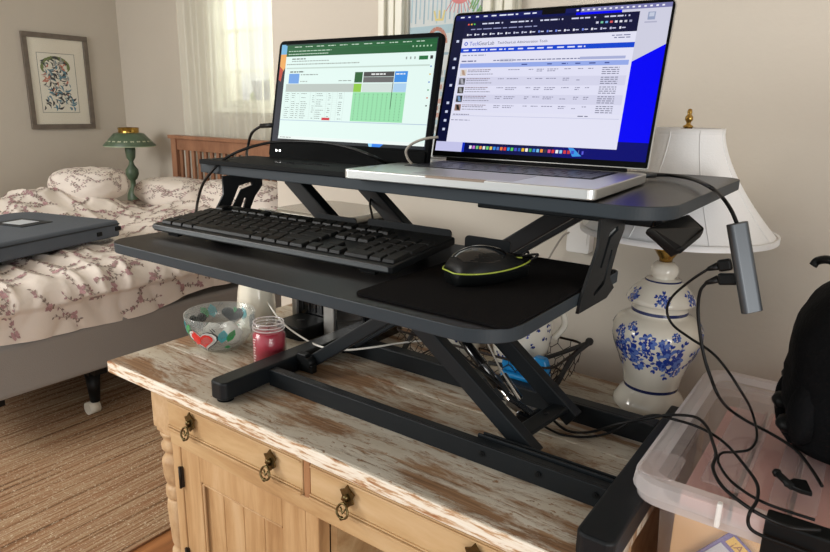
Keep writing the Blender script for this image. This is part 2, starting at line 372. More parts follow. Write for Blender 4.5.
# bedroom window: casing, sash, muntins, sill, panes
win = thing('window_1', 'white paned bedroom window behind the sheer curtain', 'window', (wx0, FY, wz0)); structure(win)
b = MB(); t = .05
for x0, x1, z0, z1 in ((wx0, wx0 + t, wz0, wz1), (wx1 - t, wx1, wz0, wz1), (wx0 + t, wx1 - t, wz0, wz0 + t), (wx0 + t, wx1 - t, wz1 - t, wz1)): b.box((x0, FY + .03, z0), (x1, FY + .07, z1))
b.build('window_frame', 'trim', win)
b = MB()
for x in (-3.52, -3.21, -2.93): b.box((x - .009, FY + .04, wz0 + t), (x + .009, FY + .06, wz1 - t))
for z in (1.535, 1.785, 2.03): b.box((wx0 + t, FY + .042, z - .009), (wx1 - t, FY + .058, z + .009))
b.build('muntin', 'trim', win)
b = MB(); b.box((wx0 + .01, FY + .048, wz0 + .01), (wx1 - .01, FY + .052, wz1 - .01)); b.build('pane', 'pane', win)
b = MB(); b.box((wx0 - .05, FY - .045, wz0 - .03), (wx1 + .05, FY + .03, wz0)); b.build('window_sill', 'trim', win, bevel=.005)
b = MB(); b.box((wx0 - .05, FY - .012, wz0), (wx0, FY, wz1 + .05)); b.box((wx1, FY - .012, wz0), (wx1 + .05, FY, wz1 + .05)); b.box((wx0, FY - .012, wz1), (wx1, FY, wz1 + .05)); b.build('casing', 'trim', win)
# window behind the laptops, its opening filled by the taped-up painting
w2 = thing('window_2', 'white moulded window casing on the near wall', 'window', (-.9, NY, 1.2)); structure(w2)
b = MB()
for x0, x1 in ((-1.113, -1.018), (-.805, -.712)):
    b.box((x0, NY - .016, 1.16), (x1, NY, 2.3)); b.box((x0 + .012, NY - .026, 1.16), (x0 + .028, NY - .016, 2.3)); b.box((x1 - .03, NY - .03, 1.16), (x1 - .008, NY - .016, 2.3)); b.box((x0 + .045, NY - .021, 1.16), (x0 + .055, NY - .016, 2.3))
b.box((-1.113, NY - .022, 2.3), (-.712, NY, 2.4))
b.build('casing', 'trim', w2, bevel=.002)
b = MB(); b.box((-1.13, NY - .05, 1.13), (-.695, NY, 1.16)); b.build('window_sill', 'trim', w2, bevel=.003)
b = MB(); b.box((-1.018, NY - .008, 1.16), (-.805, NY - .002, 2.3)); b.build('pane', 'palecard', w2)

# children's painting
pcols = {'base': (206, 212, 212), 'sky': (170, 196, 206), 'brick': (196, 160, 148), 'red': (206, 128, 130), 'leaf': (120, 164, 110), 'yellow': (216, 202, 136), 'brown': (182, 128, 112), 'bluel': (150, 176, 190), 'grey': (176, 178, 176)}
pk = list(pcols)
for k in pk: M['pt_' + k] = mat('poster_paint_' + k, pcols[k], .8)
b = MB(); X0, X1, Z0, Z1 = -1.012, -.811, 1.2, 2.1; yp = NY - .0125
b.box((X0, yp, Z0), (X1, NY - .0085, Z1), 0)
lay = [0]
def blot(cx, cz, pts, m):
    lay[0] += 1; y = yp - .0002 - lay[0] * 2e-6
    b.poly([(cx + p, y, cz + q) for p, q in pts], pk.index(m))
def stroke(x0, z0, x1, z1, wd, m):
    dv = Vector((x1 - x0, z1 - z0)); nv = Vector((-dv.y, dv.x)).normalized() * wd / 2
    blot(0, 0, [(x0 - nv.x, z0 - nv.y), (x1 - nv.x, z1 - nv.y), (x1 + nv.x, z1 + nv.y), (x0 + nv.x, z0 + nv.y)], m)
for i in range(16): x = X0 + .004 + i * .0125; stroke(x, 1.52 + random.random() * .02, x + .003, 1.62, .004, 'bluel' if i % 2 else 'sky')
stroke(X0, 1.505, X1, 1.51, .02, 'sky'); stroke(X0, 1.45, X1, 1.452, .006, 'bluel')
for k in range(9):       # arch
    a0, a1 = PI * k / 9, PI * (k + 1) / 9; cx, cz = -.93, 1.475
    stroke(cx + .026 * math.cos(a0), cz + .034 * math.sin(a0), cx + .026 * math.cos(a1), cz + .034 * math.sin(a1), .009, 'brown')
for q in (-.01, 0, .01): stroke(-.925 + q, 1.53, -.925 + q * 1.5, 1.55, .005, 'yellow')
stroke(-.937, 1.529, -.913, 1.529, .005, 'yellow')
blot(-.868, 1.575, [(.024 * math.cos(a / 8 * PI) , .014 * math.sin(a / 8 * PI)) for a in range(16)], 'red')
for k in range(8): stroke(-.868 + (k - 3.5) * .006, 1.57, -.868 + (k - 3.5) * .011, 1.54 + abs(k - 3.5) * .002, .002, 'red')
for k in range(9): q = random.random() * .03; stroke(-.84 + k * .003, 1.53 + q, -.832 + k * .003, 1.545 + q, .004, 'leaf')
for i in range(12):
    for j in range(9):
        x = X0 + .004 + j * .023 + (i % 2) * .01; z = 1.22 + i * .017
        if x + .018 < X1: stroke(x, z, x + .018, z, .011, random.choice(['brick', 'grey', 'brick', 'sky', 'base']))
for i in range(40): x = random.uniform(X0 + .01, X1 - .02); z = random.uniform(1.63, 2.07); stroke(x, z, x + .012, z + random.uniform(-.02, .02), .005, random.choice(pk))
o = b.build('childrens_painting', ['pt_' + k for k in pk], recalc=False); settle(o, (-.91, NY - .01, Z0))
tag(o, "child's painting with a red crab and brown arch, taped inside the white window casing", 'painting')

# wall plug box with its grey lead
t1 = thing('plug_adapter', 'white plastic plug-in box low on the wall left of the big lampshade', 'plug adapter', (-.52, NY, 1.01))
b = MB(); b.prism(rrect(-.551, 1.012, -.497, 1.083, .006), (0, 0, 1)); bmesh.ops.delete(b.bm, geom=b.bm.verts[:], context='VERTS')
b.prism([(x, NY - .03, z) for x, z, _ in rrect(-.551, 1.012, -.497, 1.085, .006)], (0, .03, 0)); b.build('housing', 'white', t1, bevel=.002)
b = MB(); b.prism([(x, NY - .032, z) for x, z, _ in rrect(-.545, 1.03, -.503, 1.078, .004)], (0, .002, 0)); b.build('front_cover', 'white', t1)
b = MB(); b.tube(spline([at(570, 232, y=NY - .03), at(563, 236, y=NY - .035), at(553, 251, y=NY - .03), at(546, 265, y=NY - .03), at(541, 285, y=NY - .04), at(540, 300, y=NY - .04)]), .0022); b.build('lead', 'greycable', t1)

# framed print on the left wall
pf = thing('framed_print', 'abstract coloured print in a grey-brown wood frame on the left wall', 'picture', (WX, 2.4, 1.16))
y0, y1, z0, z1 = 2.185, 2.64, 1.13, 1.775; t = .034; x = WX + .001
b = MB()
for a in (((x, y0, z0), (x + .022, y1, z0 + t)), ((x, y0, z1 - t), (x + .022, y1, z1)), ((x, y0, z0 + t), (x + .022, y0 + t, z1 - t)), ((x, y1 - t, z0 + t), (x + .022, y1, z1 - t))): b.box(*a)
b.build('frame', 'pframe', pf, bevel=.003)
b = MB(); b.box((x, y0 + .02, z0 + .02), (x + .008, y1 - .02, z1 - .02)); mb = b.build('mat', 'matboard', pf)
b = MB(); py0, py1, pz0, pz1 = 2.275, 2.535, 1.245, 1.645; b.box((x + .008, py0, pz0), (x + .009, py1, pz1), 0)
def pq(cy, cz, L, wd, ang, m, k=[0]):
    k[0] += 1; xx = x + .0092 + k[0] * 3e-6; dy, dz = math.cos(ang), math.sin(ang); n = 5; P = []
    for i in range(n + 1): tt = i / n; q = math.sin(PI * tt) * wd; cv = (tt - .5) ** 2 * L * .9; P.append((xx, cy + dy * (tt - .5) * L - dz * (q + cv), cz + dz * (tt - .5) * L + dy * (q + cv)))
    for i in range(n - 1, 0, -1): tt = i / n; q = -math.sin(PI * tt) * wd; cv = (tt - .5) ** 2 * L * .9; P.append((xx, cy + dy * (tt - .5) * L - dz * (q + cv), cz + dz * (tt - .5) * L + dy * (q + cv)))
    b.poly(P, m)
for a in ((py0, pz0, py1, pz0), (py0, pz1, py1, pz1), (py0, pz0, py0, pz1), (py1, pz0, py1, pz1)):
    b.box((x + .009, min(a[0], a[2]) - .0012, min(a[1], a[3]) - .0012), (x + .0094, max(a[0], a[2]) + .0012, max(a[1], a[3]) + .0012), 1)
rr = random.Random(4)
for i in range(40): a = PI * rr.random(); pq(2.395 + math.cos(a) * .095, 1.55 + math.sin(a) * .068, .065, .009, a + 1.3 + rr.random() * .6, rr.choice([2, 2, 2, 1]))
for i in range(150):
    z = rr.uniform(1.27, 1.60); hw = .092 if z > 1.42 else (.07 if z > 1.36 else .105); pq(2.40 + rr.uniform(-hw, hw), z, rr.uniform(.025, .06), rr.uniform(.003, .008), rr.uniform(0, PI), rr.choice([1, 1, 3, 3, 4, 1, 5] if z > 1.36 else [1, 3, 3, 1]))
M['pr1'] = mat('print_black', (44, 46, 52), .8); M['pr2'] = mat('print_olive', (116, 134, 72), .8); M['pr3'] = mat('print_blue', (88, 136, 160), .8); M['pr4'] = mat('print_coral', (206, 130, 112), .8); M['pr5'] = mat('print_grey', (170, 172, 170), .8)
b.build('print', ['paper', 'pr1', 'pr2', 'pr3', 'pr4', 'pr5'], pf, recalc=False)
b = MB(); b.box((x + .0135, y0 + .03, z0 + .03), (x + .015, y1 - .03, z1 - .03)); b.build('picture_glass', 'pane', pf)

# curtain
cu = thing('sheer_curtain', 'sheer white curtain hanging over the bedroom window above the headboard', 'curtain', (-3.4, FY - .07, .95))
b = MB(); nx = 260; G = []
for i in range(nx + 1):
    s = i / nx; x = -3.98 + s * 1.44; row = []
    for j in range(8):
        z = .90 + j / 7 * 1.40; g = 1 - .25 * j / 7
        y = FY - .078 + g * (.018 * math.sin(s * 62 + 1.3 * math.sin(s * 9)) + .008 * math.sin(s * 131 + 2))
        row.append(b.v((x + .02 * (1 - j / 7) * math.sin(s * 17), y, z)))
    G.append(row)
for i in range(nx):
    for j in range(7): b.face([G[i][j], G[i + 1][j], G[i + 1][j + 1], G[i][j + 1]], 0, True)
b.build('curtain_panel', 'curtain', cu)
b = MB(); b.tube([(-4.1, FY - .085, 2.31), (-2.45, FY - .085, 2.31)], .01); b.tube([(-4.0, FY - .085, 2.31), (-4.0, FY, 2.31)], .008); b.build('curtain_rod', 'iron', cu)
# pot on the sill and shrub outside
b = MB(); b.lathe([(0, 0), (.065, 0), (.085, .15), (.09, .15), (.09, .17), (.08, .17), (.06, .02), (0, .02)], (-3.33, FY + .105, wz0), 24); o = b.build('plant_pot', 'pot'); settle(o, (-3.33, FY + .105, wz0)); tag(o, 'lilac-blue pot standing on the bedroom window sill behind the curtain', 'pot')
b = MB(); b.sphere((-3.3, 4.2, .9), 1.6, .6, 1.0, seg=40, fn=lambda q: 1 + .18 * noise.noise(q * 5) + .08 * noise.noise(q * 14)); o = b.build('garden_shrub', 'shrub'); settle(o, (-3.3, 4.2, 0)); tag(o, 'pale green shrub outside the bedroom window', 'shrub')

# rug
b = MB(); b.prism(rrect(-4.3, -1.2, -1.65, 2.2, .02), (0, 0, .008)); o = b.build('rug', 'rug', bevel=.003); settle(o, (-3, 0, 0)); tag(o, 'striped woven rug in tan, rust and cream on the wooden floor', 'rug')

# ================================================================== bed
BX0, BX1, BY0, BY1 = -3.97, -2.5, .72, 2.70
bed = thing('bed', 'double bed with a slatted cherry headboard and grey box spring', 'bed', (-3.3, 1.8, 0))
b = MB(); b.box((BX0, BY0, .235), (BX1, BY1, .44)); b.build('box_spring', 'boxspring', bed, bevel=.02, seg=3)
b = MB(); b.box((BX0 + .03, BY0, .44), (BX1 - .07, BY1, .58)); b.build('mattress', 'mattress', bed, bevel=.04, seg=3)
for ya in (BY0 + .15, 1.275, BY1 - .1): b = MB(); b.box((BX0 + .06, ya, .205), (BX1 - .03, ya + .055, .235)); b.build('frame_slat', 'black', bed)
for (lx, ly) in ((-2.6, 1.3), (-4.0, 1.3), (-2.6, 2.65), (-4.0, 2.65)):
    b = MB(); b.prism([(lx - .03, ly - .03, .195 + .02), (lx + .03, ly - .03, .215), (lx + .03, ly + .03, .215), (lx - .03, ly + .03, .215)], (0, 0, -.02)); b.lathe([(.0, .062), (.02, .062), (.032, .195), (0, .195)], (lx, ly, 0), 16)
    lg = b.build('bed_leg', 'black', bed)
    b = MB(); b.tube([(lx - .005, ly - .036, .036), (lx - .005, ly + .012, .036)], .028, 20); b.tube([(lx, ly, .05), (lx, ly, .07)], .008, 8); b.build('caster', 'casterwheel', lg, label='cream plastic caster')
hb = MB(); hx0, hx1, hy = -3.975, -2.5, 2.705
for x in (hx0, hx1 - .055): hb.box((x, hy, 0), (x + .055, hy + .05, 1.09))
hb.box((hx0 - .015, hy - .012, 1.09), (hx1 + .015, hy + .062, 1.113)); hb.box((hx0 + .055, hy + .01, 1.015), (hx1 - .055, hy + .04, 1.09)); hb.box((hx0 + .055, hy + .01, .45), (hx1 - .055, hy + .04, .55))
n = 21
for i in range(n): x = hx0 + .085 + (hx1 - hx0 - .17) * i / (n - 1); hb.box((x - .014, hy + .016, .55), (x + .014, hy + .034, 1.015))
hb.build('headboard', 'cherry', bed, bevel=.003)

# duvet: a rumpled sheet with a printed sprig pattern
def dh(x, y):
    g = lambda cx, cy, sx, sy, h: h * math.exp(-((x - cx) / sx) ** 2 - ((y - cy) / sy) ** 2)
    z = .665 + g(-3.85, 1.72, .24, .24, .13) + g(-3.80, 2.02, .22, .15, .12) + g(-3.85, 1.4, .2, .3, .06)
    z += g(-3.75, 2.5, .35, .17, .06) + g(-3.1, 2.5, .5, .22, .12) + g(-3.0, 2.15, .3, .18, .035)
    return z
def dn(p):
    a = noise.noise(p * 3.1); q = Vector((p.x * 2.0 + p.y * 3.2, p.y * 6 - p.x * 2, p.z * 4))
    rg = 1 - abs(noise.noise(q * 1.3)); r2 = 1 - abs(noise.noise(p * 7 + Vector((4, 2, 9))))
    return .020 * a + .022 * (rg ** 4 - .4) + .010 * (r2 ** 3 - .4)
NS, NYY = 170, 200; DY0, DY1 = .68, 2.69; GR = []
def dbase(s, y):       # s: metres across, from the far side over the top and down the near side
    top = 1.31; rad = .11; fall = .0
    if s < .12: a = s / .12 * PI / 2; x = BX0 - .03 + .09 * (1 - math.cos(a)); return Vector((x, y, .52 + (dh(BX0, y) - .52) * math.sin(a)))
    s -= .12
    if s < top:
        x = BX0 + .06 + s; return Vector((x, y, dh(x, y) - .02 * (s / top) ** 6))
    s -= top; xe = BX0 + .06 + top; ze = dh(xe, y) - .02; arc = rad * PI / 2
    if s < arc: a = s / rad; return Vector((xe + rad * math.sin(a), y, ze - rad * (1 - math.cos(a))))
    s -= arc; return Vector((xe + rad + .10 * s, y, ze - rad - s))
SMAX = .12 + 1.31 + .11 * PI / 2
for i in range(NS + 1):
    row = []
    for j in range(NYY + 1):
        y = DY0 + (DY1 - DY0) * j / NYY
        hem = .085 + .018 * math.sin(y * 5 + 1) + .03 * noise.noise(Vector((y * 2.5, 3, 1)))
        smax = SMAX + max(.03, hem + (dh(BX1, y) - .665)); s = smax * i / NS
        p = dbase(s, y); e = .004; n_ = (dbase(min(s + e, smax), y) - dbase(max(s - e, 0), y)).cross(Vector((0, -1, 0))).normalized()
        if n_.z < -.2: n_ = -n_
        k = 1.0 if s < SMAX - .1 else .8
        q = p + n_ * (dn(p) * k + .014); q.y = min(q.y, 2.695)
        row.append(q)
    GR.append(row)
b = MB(); V = [[b.v(p) for p in row] for row in GR]
for i in range(NS):
    for j in range(NYY): b.face([V[i][j], V[i + 1][j], V[i + 1][j + 1], V[i][j + 1]], 0, True)
def gp(a, c):          # a, c in metres on the cloth
    fi = max(0, min(NS - 1e-3, a / 1.69 * NS)); fj = max(0, min(NYY - 1e-3, c / 2.11 * NYY)); i, j = int(fi), int(fj); u, v = fi - i, fj - j
    p = GR[i][j] * ((1 - u) * (1 - v)) + GR[i + 1][j] * (u * (1 - v)) + GR[i][j + 1] * ((1 - u) * v) + GR[i + 1][j + 1] * (u * v)
    n_ = (GR[i + 1][j] - GR[i][j]).cross(GR[i][j + 1] - GR[i][j]).normalized()
    if n_.x + n_.z < 0: n_ = -n_
    return p + n_ * .0035
def leafc(a, c, L, wd, ang, m):
    ca, sa = math.cos(ang), math.sin(ang); P = []
    for (s, t) in ((0, 0), (.3, .5), (.65, .42), (1, 0), (.65, -.42), (.3, -.5)):
        P.append(gp(a + ca * s * L - sa * t * wd, c + sa * s * L + ca * t * wd))
    vs = [b.v(p) for p in P]; b.face([vs[0], vs[1], vs[5]], m); b.face([vs[1], vs[2], vs[4], vs[5]], m); b.face([vs[2], vs[3], vs[4]], m)
rr = random.Random(11)
def sprig(a, c):
    ang = rr.uniform(0, 2 * PI)
    for br in range(rr.choice([2, 3])):
        an = ang + br * 2.1 + rr.uniform(-.4, .4); x, y = a, c; n = rr.randint(6, 10)
        for k in range(n):
            if not (.02 < x < 1.66 and .03 < y < 2.08): break
            st = .015; leafc(x, y, st * 1.15, .0024, an, 2)
            x += math.cos(an) * st; y += math.sin(an) * st; an += rr.uniform(-.5, .5)
            sd = 1 if k % 2 else -1
            leafc(x, y, rr.uniform(.011, .018), rr.uniform(.006, .009), an + sd * rr.uniform(.6, 1.2), rr.choice([1, 2, 2]))
            if rr.random() < .25: leafc(x, y, .013, .008, an - sd * .9, 2)
            if rr.random() < .16:
                for q in range(5): leafc(x, y, .010, .008, an + q * 1.26, 1)
    for q in range(7): leafc(a + rr.uniform(-.006, .006), c + rr.uniform(-.006, .006), .017, .013, q * .9, rr.choice([1, 3, 3]))
    for q in range(4): leafc(a, c, .008, .006, q * 1.57 + .4, 1)
for i in range(13):
    for j in range(17):
        sprig(.07 + i * .13 + rr.uniform(-.04, .04) + (j % 2) * .05, .08 + j * .124 + rr.uniform(-.04, .04))
o = b.build('duvet', ['duvet', 'mauve', 'brownprint', 'pinkprint'], recalc=False)
for p in o.data.polygons:
    pass
settle(o, (-3.3, 1.7, .62)); tag(o, 'rumpled white duvet printed with mauve flower sprigs on the bed', 'duvet')

# pillows heaped near the headboard
def pillow(cx, cy, cz, rx, ry, rz, rot, label, seed, group=None):
    b = MB(); Rm = Matrix.Rotation(rot, 3, 'Z'); c = Vector((cx, cy, cz))
    def P(th, ph, off=0):
        dv = Vector((math.cos(ph) * math.cos(th), math.sin(ph) * math.cos(th), math.sin(th)))
        q = (abs(dv.x) ** 3 + abs(dv.y) ** 3) ** (1 / 3) if abs(th) < 1.55 else 1
        q = max(q, .5); l = Vector((dv.x * rx, dv.y * ry, dv.z * rz * (1.0))); l.x /= q ** .6; l.y /= q ** .6
        l *= 1 + .06 * noise.noise(l * 9 + Vector((seed, 0, 0))) + .05 * (1 - abs(noise.noise(l * 14 + Vector((seed, 5, 0))))) ** 3
        return c + Rm @ l * (1 + off)
    n, sg = 24, 56; R_ = [[b.v(P(-PI / 2 + PI * i / n, 2 * PI * k / sg)) for k in range(sg)] for i in range(1, n)]
    for i in range(len(R_) - 1):
        for k in range(sg): b.face([R_[i][k], R_[i][(k + 1) % sg], R_[i + 1][(k + 1) % sg], R_[i + 1][k]], 0, True)
    b.face(R_[0][::-1], 0, True); b.face(R_[-1], 0, True)
    q = random.Random(seed)
    for i in range(95):
        th = q.uniform(-.1, 1.45); ph = q.uniform(0, 2 * PI); an = q.uniform(0, 6)
        for k in range(9):
            th += math.sin(an) * .055; ph += math.cos(an) * .055 / max(.3, math.cos(th)); an += q.uniform(-.6, .6)
            if th > 1.4: break
            L = .075; a2 = an + (1 if k % 2 else -1) * .9
            pts = []
            for (s, t) in ((0, 0), (.4, .4), (1, 0), (.4, -.4)):
                pts.append(P(th + L * (s * math.sin(a2) + t * math.cos(a2)), ph + L * (s * math.cos(a2) - t * math.sin(a2)), .012))
            b.poly(pts, q.choice([1, 2, 2]))
    o = b.build('pillow', ['duvet', 'mauve', 'brownprint'], recalc=False); settle(o, (cx, cy, cz - rz)); return tag(o, label, 'pillow', group)
pillow(-3.60, 2.47, .775, .30, .18, .085, .05, 'floral pillow against the left half of the headboard', 3)
pillow(-2.92, 2.48, .80, .34, .18, .10, .0, 'floral pillow against the right half of the headboard, behind the riser', 8)
pillow(-3.84, 2.03, .845, .20, .19, .095, .6, 'crumpled floral pillow heaped highest at the far side of the bed, near the green lamp', 5)

# slate case on the bed
PX, PY = .24, .32
cs = thing('carry_case', 'slate grey zipped carry case lying flat on the bed', 'case', (-3.1, 1.3, .7))
ex = Vector((.165, -.62, 0)).normalized(); ey = Vector((-ex.y, ex.x, 0)) * -1      # ex: towards the foot, ey: towards the far side
if ey.x > 0: ey = -ey
org = Vector((-2.905, 1.665, .700))
TT = Matrix(((ex.x, ey.x, 0, org.x), (ex.y, ey.y, 0, org.y), (0, 0, 1, org.z), (0, 0, 0, 1)))
b = MB(); b.T = TT; b.prism(rrect(0, 0, 1.0, .62, [.02, .10, .012, .02], 8), (0, 0, .078)); b.build('shell', 'case', cs, bevel=.014, seg=3)
b = MB(); b.T = TT
for z in (.060,): b.tube([(p[0], p[1], z) for p in rrect(-.002, -.002, 1.002, .622, [.02, .10, .012, .02], 8)], .0035, 6, closed=True)
b.build('zip', 'casedark', cs)
b = MB(); b.T = TT; b.box((PX - .06, PY - .10, .078), (PX + .10, PY + .10, .0815), 0); b.box((PX - .03, PY - .05, .0815), (PX + .07, PY + .06, .0825), 1); b.build('label_pocket', ['casedark', 'palecard'], cs, bevel=.001)
for a_, b_ in (((-.006, -.004, .028), (.03, .03, .05)), ((.11, -.005, .02), (.14, .004, .04)), ((-.004, .05, .035), (.006, .1, .07))): b = MB(); b.T = TT; b.box(a_, b_); b.build('buckle', 'black', cs, bevel=.004)

# nightstand and small green lamp behind the bed
b = MB(); nsx, nsy = -4.42, 2.62
ns = thing('nightstand', 'small wooden nightstand hidden behind the bed, carrying the green lamp', 'nightstand', (nsx, nsy, 0))
b.box((nsx - .22, nsy - .18, .56), (nsx + .22, nsy + .2, .585)); b.build('tabletop', 'cherry', ns, bevel=.004)
b = MB(); b.box((nsx - .2, nsy - .16, .42), (nsx + .2, nsy + .18, .56)); b.build('apron', 'cherry', ns)
for sx in (-1, 1):
    for sy in (-1, 1): b = MB(); b.box((nsx + sx * .18 - .02, nsy + .01 + sy * .15 - .02, 0), (nsx + sx * .18 + .02, nsy + .01 + sy * .15 + .02, .42)); b.build('leg', 'cherry', ns)
lp = at(132, 170, y=2.6); lx, ly = lp.x, 2.6; zb = .585
tl = thing('tole_lamp', 'small green painted metal lamp with a coolie shade by the room corner', 'lamp', (lx, ly, zb))
b = MB(); b.lathe([(0, 0), (.085, 0), (.085, .012), (.05, .03), (.045, .10), (.028, .14), (.018, .155), (.018, .20), (.03, .21), (.045, .245), (.043, .275), (.02, .31), (.014, .335), (.03, .36), (.036, .42), (.03, .44), (.014, .45), (0, .45)], (lx, ly, zb), 28); b.build('base', 'tole', tl)
b = MB(); zs = 1.035; b.lathe([(.172, zs - .01), (.175, zs - .004), (.10, zs + .078), (.07, zs + .084), (.07, zs + .078), (.10, zs + .072), (.167, zs - .006), (.172, zs - .01)], (lx, ly, 0), 48, mats=[1, 0, 0, 0, 0, 0, 0])
for k in range(22):     # painted leaf border
    for e in (-1, 1):
        a = 2 * PI * k / 22 + e * .05; t0 = .28; P = []
        for s, t in ((0, 0), (.5, .5), (1, 0), (.5, -.5)):
            aa = a + e * s * .10; h = t0 + .10 + t * .13; rr_ = .175 - .075 * h + .0014; P.append((lx + math.cos(aa) * rr_, ly + math.sin(aa) * rr_, zs - .004 + .082 * h))
        b.poly(P, 2)
b.build('lamp_shade', ['tole', 'tolelight', 'toledec'], tl)
b = MB(); b.lathe([(.068, zs + .080), (.070, zs + .118), (.066, zs + .118), (.064, zs + .082), (.068, zs + .080)], (lx, ly, 0), 32); b.tube([(lx, ly, zb + .45), (lx, ly, zs + .1)], .006); b.tube([(lx - .072, ly, zs + .1), (lx + .072, ly, zs + .1)], .004); b.build('shade_gallery', 'brightbrass', tl)

# ================================================================== dresser
DX0, DX1, DY0_, DY1_ = -1.2885, -.188, .68, 1.262
dr = thing('dresser', 'old stripped-pine cabinet with a weathered whitewashed top and turned legs', 'dresser', (-.74, .95, 0))
b = MB()
for ya, yb in ((.683, .815), (.816, .965), (.966, 1.11), (1.111, DY1_)): b.box((DX0, ya, ZT - .026), (DX1, yb, ZT))
b.box((DX0 - .0005, DY0_ - .001, ZT - .027), (DX1 + .0005, .684, ZT - .0005), 1)
b.build('dresser_top', ['top', 'topedge'], dr, bevel=.0025)
b = MB(); b.box((-1.215, .712, ZT - .045), (-.19, .735, ZT - .027)); b.box((-1.218, .705, ZT - .036), (-.19, .72, ZT - .027)); b.build('top_moulding', 'pine', dr, bevel=.003)
fy = .73
b = MB(); b.box((-1.15, fy, .715), (-.25, fy + .03, ZT - .044)); b.box((-1.15, fy - .002, .608), (-.25, fy + .03, .641)); b.build('front_rail', 'pine', dr, bevel=.002)
for x0, x1 in ((-1.15, -1.122), (-.745, -.712)): b = MB(); b.box((x0, fy, .10), (x1, fy + .03, .609)); b.build('stile', 'pinev', dr, bevel=.002)
b = MB(); b.box((-.744, fy - .003, .640), (-.728, fy + .03, .716)); b.build('drawer_divider', 'reddiv', dr, bevel=.002)
b = MB(); b.box((-.313, fy - .003, .640), (-.25, fy + .03, .716)); b.build('drawer_divider', 'pinev', dr, bevel=.002)
def pull(cx, cz, parent, k=[0]):
    y = fy - .008; b = MB()
    b.prism([(cx + p, y - .003, cz + q) for p, q in ((0, .026), (.007, .016), (.016, .012), (.011, .002), (.014, -.006), (.006, -.012), (0, -.018), (-.006, -.012), (-.014, -.006), (-.011, .002), (-.016, .012), (-.007, .016))], (0, .003, 0), 0)
    b.sphere((cx, y - .006, cz + .004), .0055, seg=10); b.tube([(cx, y - .004, cz - .004), (cx, y - .012, cz - .006)], .0025)
    ring = [(cx + math.sin(a) * (.009 + .005 * (1 - math.cos(a)) / 2), y - .012 - .003 * (1 - math.cos(a)), cz - .004 - .0125 * (1 - math.cos(a))) for a in [2 * PI * i / 20 for i in range(20)]]
    b.tube(ring, .0022, 6, closed=True); b.sphere((cx, y - .018, cz - .029), .004, seg=8)
    b.tube([(cx - .006, y - .013, cz - .012), (cx, y - .015, cz - .022), (cx + .006, y - .013, cz - .012)], .0018, 6)
    return b.build('drawer_pull', 'brass', parent, label='aged brass drop pull')
for (x0, x1, pulls) in ((-1.148, -.746, (-1.064, -.823)), (-.726, -.315, (-.634, -.388))):
    b = MB(); b.box((x0, fy - .004, .643), (x1, fy + .35, .713)); b.box((x0, fy - .010, .643), (x1, fy - .004, .650)); b.box((x0, fy - .008, .652), (x1, fy - .004, .655)); b.box((x0 + .002, fy - .008, .7075), (x1 - .002, fy - .004, .7115))
    q = b.build('drawer', 'pine', dr, bevel=.0015)
    for p in pulls: pull(p, .684, q)
b = MB(); x0, x1 = -1.12, -.747
b.box((x0, fy + .002, .10), (x0 + .062, fy + .022, .606)); b.box((x1 - .062, fy + .002, .10), (x1, fy + .022, .606)); b.box((x0 + .062, fy + .002, .545), (x1 - .062, fy + .022, .606)); b.box((x0 + .062, fy + .002, .10), (x1 - .062, fy + .022, .17))
for i in range(4): xx = x0 + .062 + i * (x1 - x0 - .124) / 4; b.box((xx, fy + .012, .17), (xx + (x1 - x0 - .124) / 4 - .0015, fy + .018, .545))
b.tube([(x0 + .066, fy + .006, .54), (x1 - .066, fy + .006, .54)], .003, 6); b.tube([(x0 + .066, fy + .006, .54), (x0 + .066, fy + .006, .17)], .003, 6)
dd_ = b.build('door', 'pinev', dr, bevel=.002)
for z in (.535, .33, .17): b = MB(); b.box((x0 - .006, fy - .004, z - .024), (x0 + .004, fy + .003, z + .024)); b.tube([(x0 - .001, fy - .005, z - .026), (x0 - .001, fy - .005, z + .026)], .0028); b.build('hinge', 'iron', dd_)
for x0, ya, yb, zz in ((-1.17, .79, 1.23, ZT - .027), (-.225, .79, 1.23, ZT - .027), (-.71, fy + .03, 1.2, .64)): b = MB(); b.box((x0, ya, .10), (x0 + .015, yb, zz)); b.build('side_panel', 'pine', dr)
b = MB(); b.box((-1.17, 1.232, .10), (-.21, 1.245, ZT - .027)); b.box((-1.15, .77, .09), (-.23, 1.23, .105)); b.box((-.69, .77, .36), (-.23, 1.2, .375)); b.build('carcass', 'pinedark', dr)
prof = [(0, .0), (.018, 0), (.026, .03), (.02, .06), (.024, .08), (.033, .10), (.035, .13), (.03, .2), (.024, .26), (.022, .28), (.028, .29), (.028, .305), (.022, .315), (.026, .33), (.029, .38), (.031, .42), (.029, .44), (.024, .445), (.031, .452), (.031, .475), (.024, .482), (.029, .49), (.033, .51), (.034, .545), (.026, .555), (.024, .565), (.032, .573), (.033, .583), (.027, .592), (.027, .600), (.033, .607), (.033, .615), (0, .615)]
for (lx_, ly_) in ((-1.186, .765), (-.222, .765), (-1.186, 1.21), (-.222, 1.21)):
    b = MB(); b.lathe(prof, (lx_, ly_, 0), 32)
    b.prism([(lx_ - .034, ly_ - .034, .63), (lx_ - .02, ly_ - .02, .612), (lx_ + .02, ly_ - .02, .612), (lx_ + .034, ly_ - .034, .63)], (0, .0, 0.0001)) if False else None
    b.box((lx_ - .033, ly_ - .033, .625), (lx_ + .033, ly_ + .033, ZT - .027)); b.box((lx_ - .029, ly_ - .029, .614), (lx_ + .029, ly_ + .029, .626))
    b.build('leg', 'leggrey', dr, bevel=.0035)

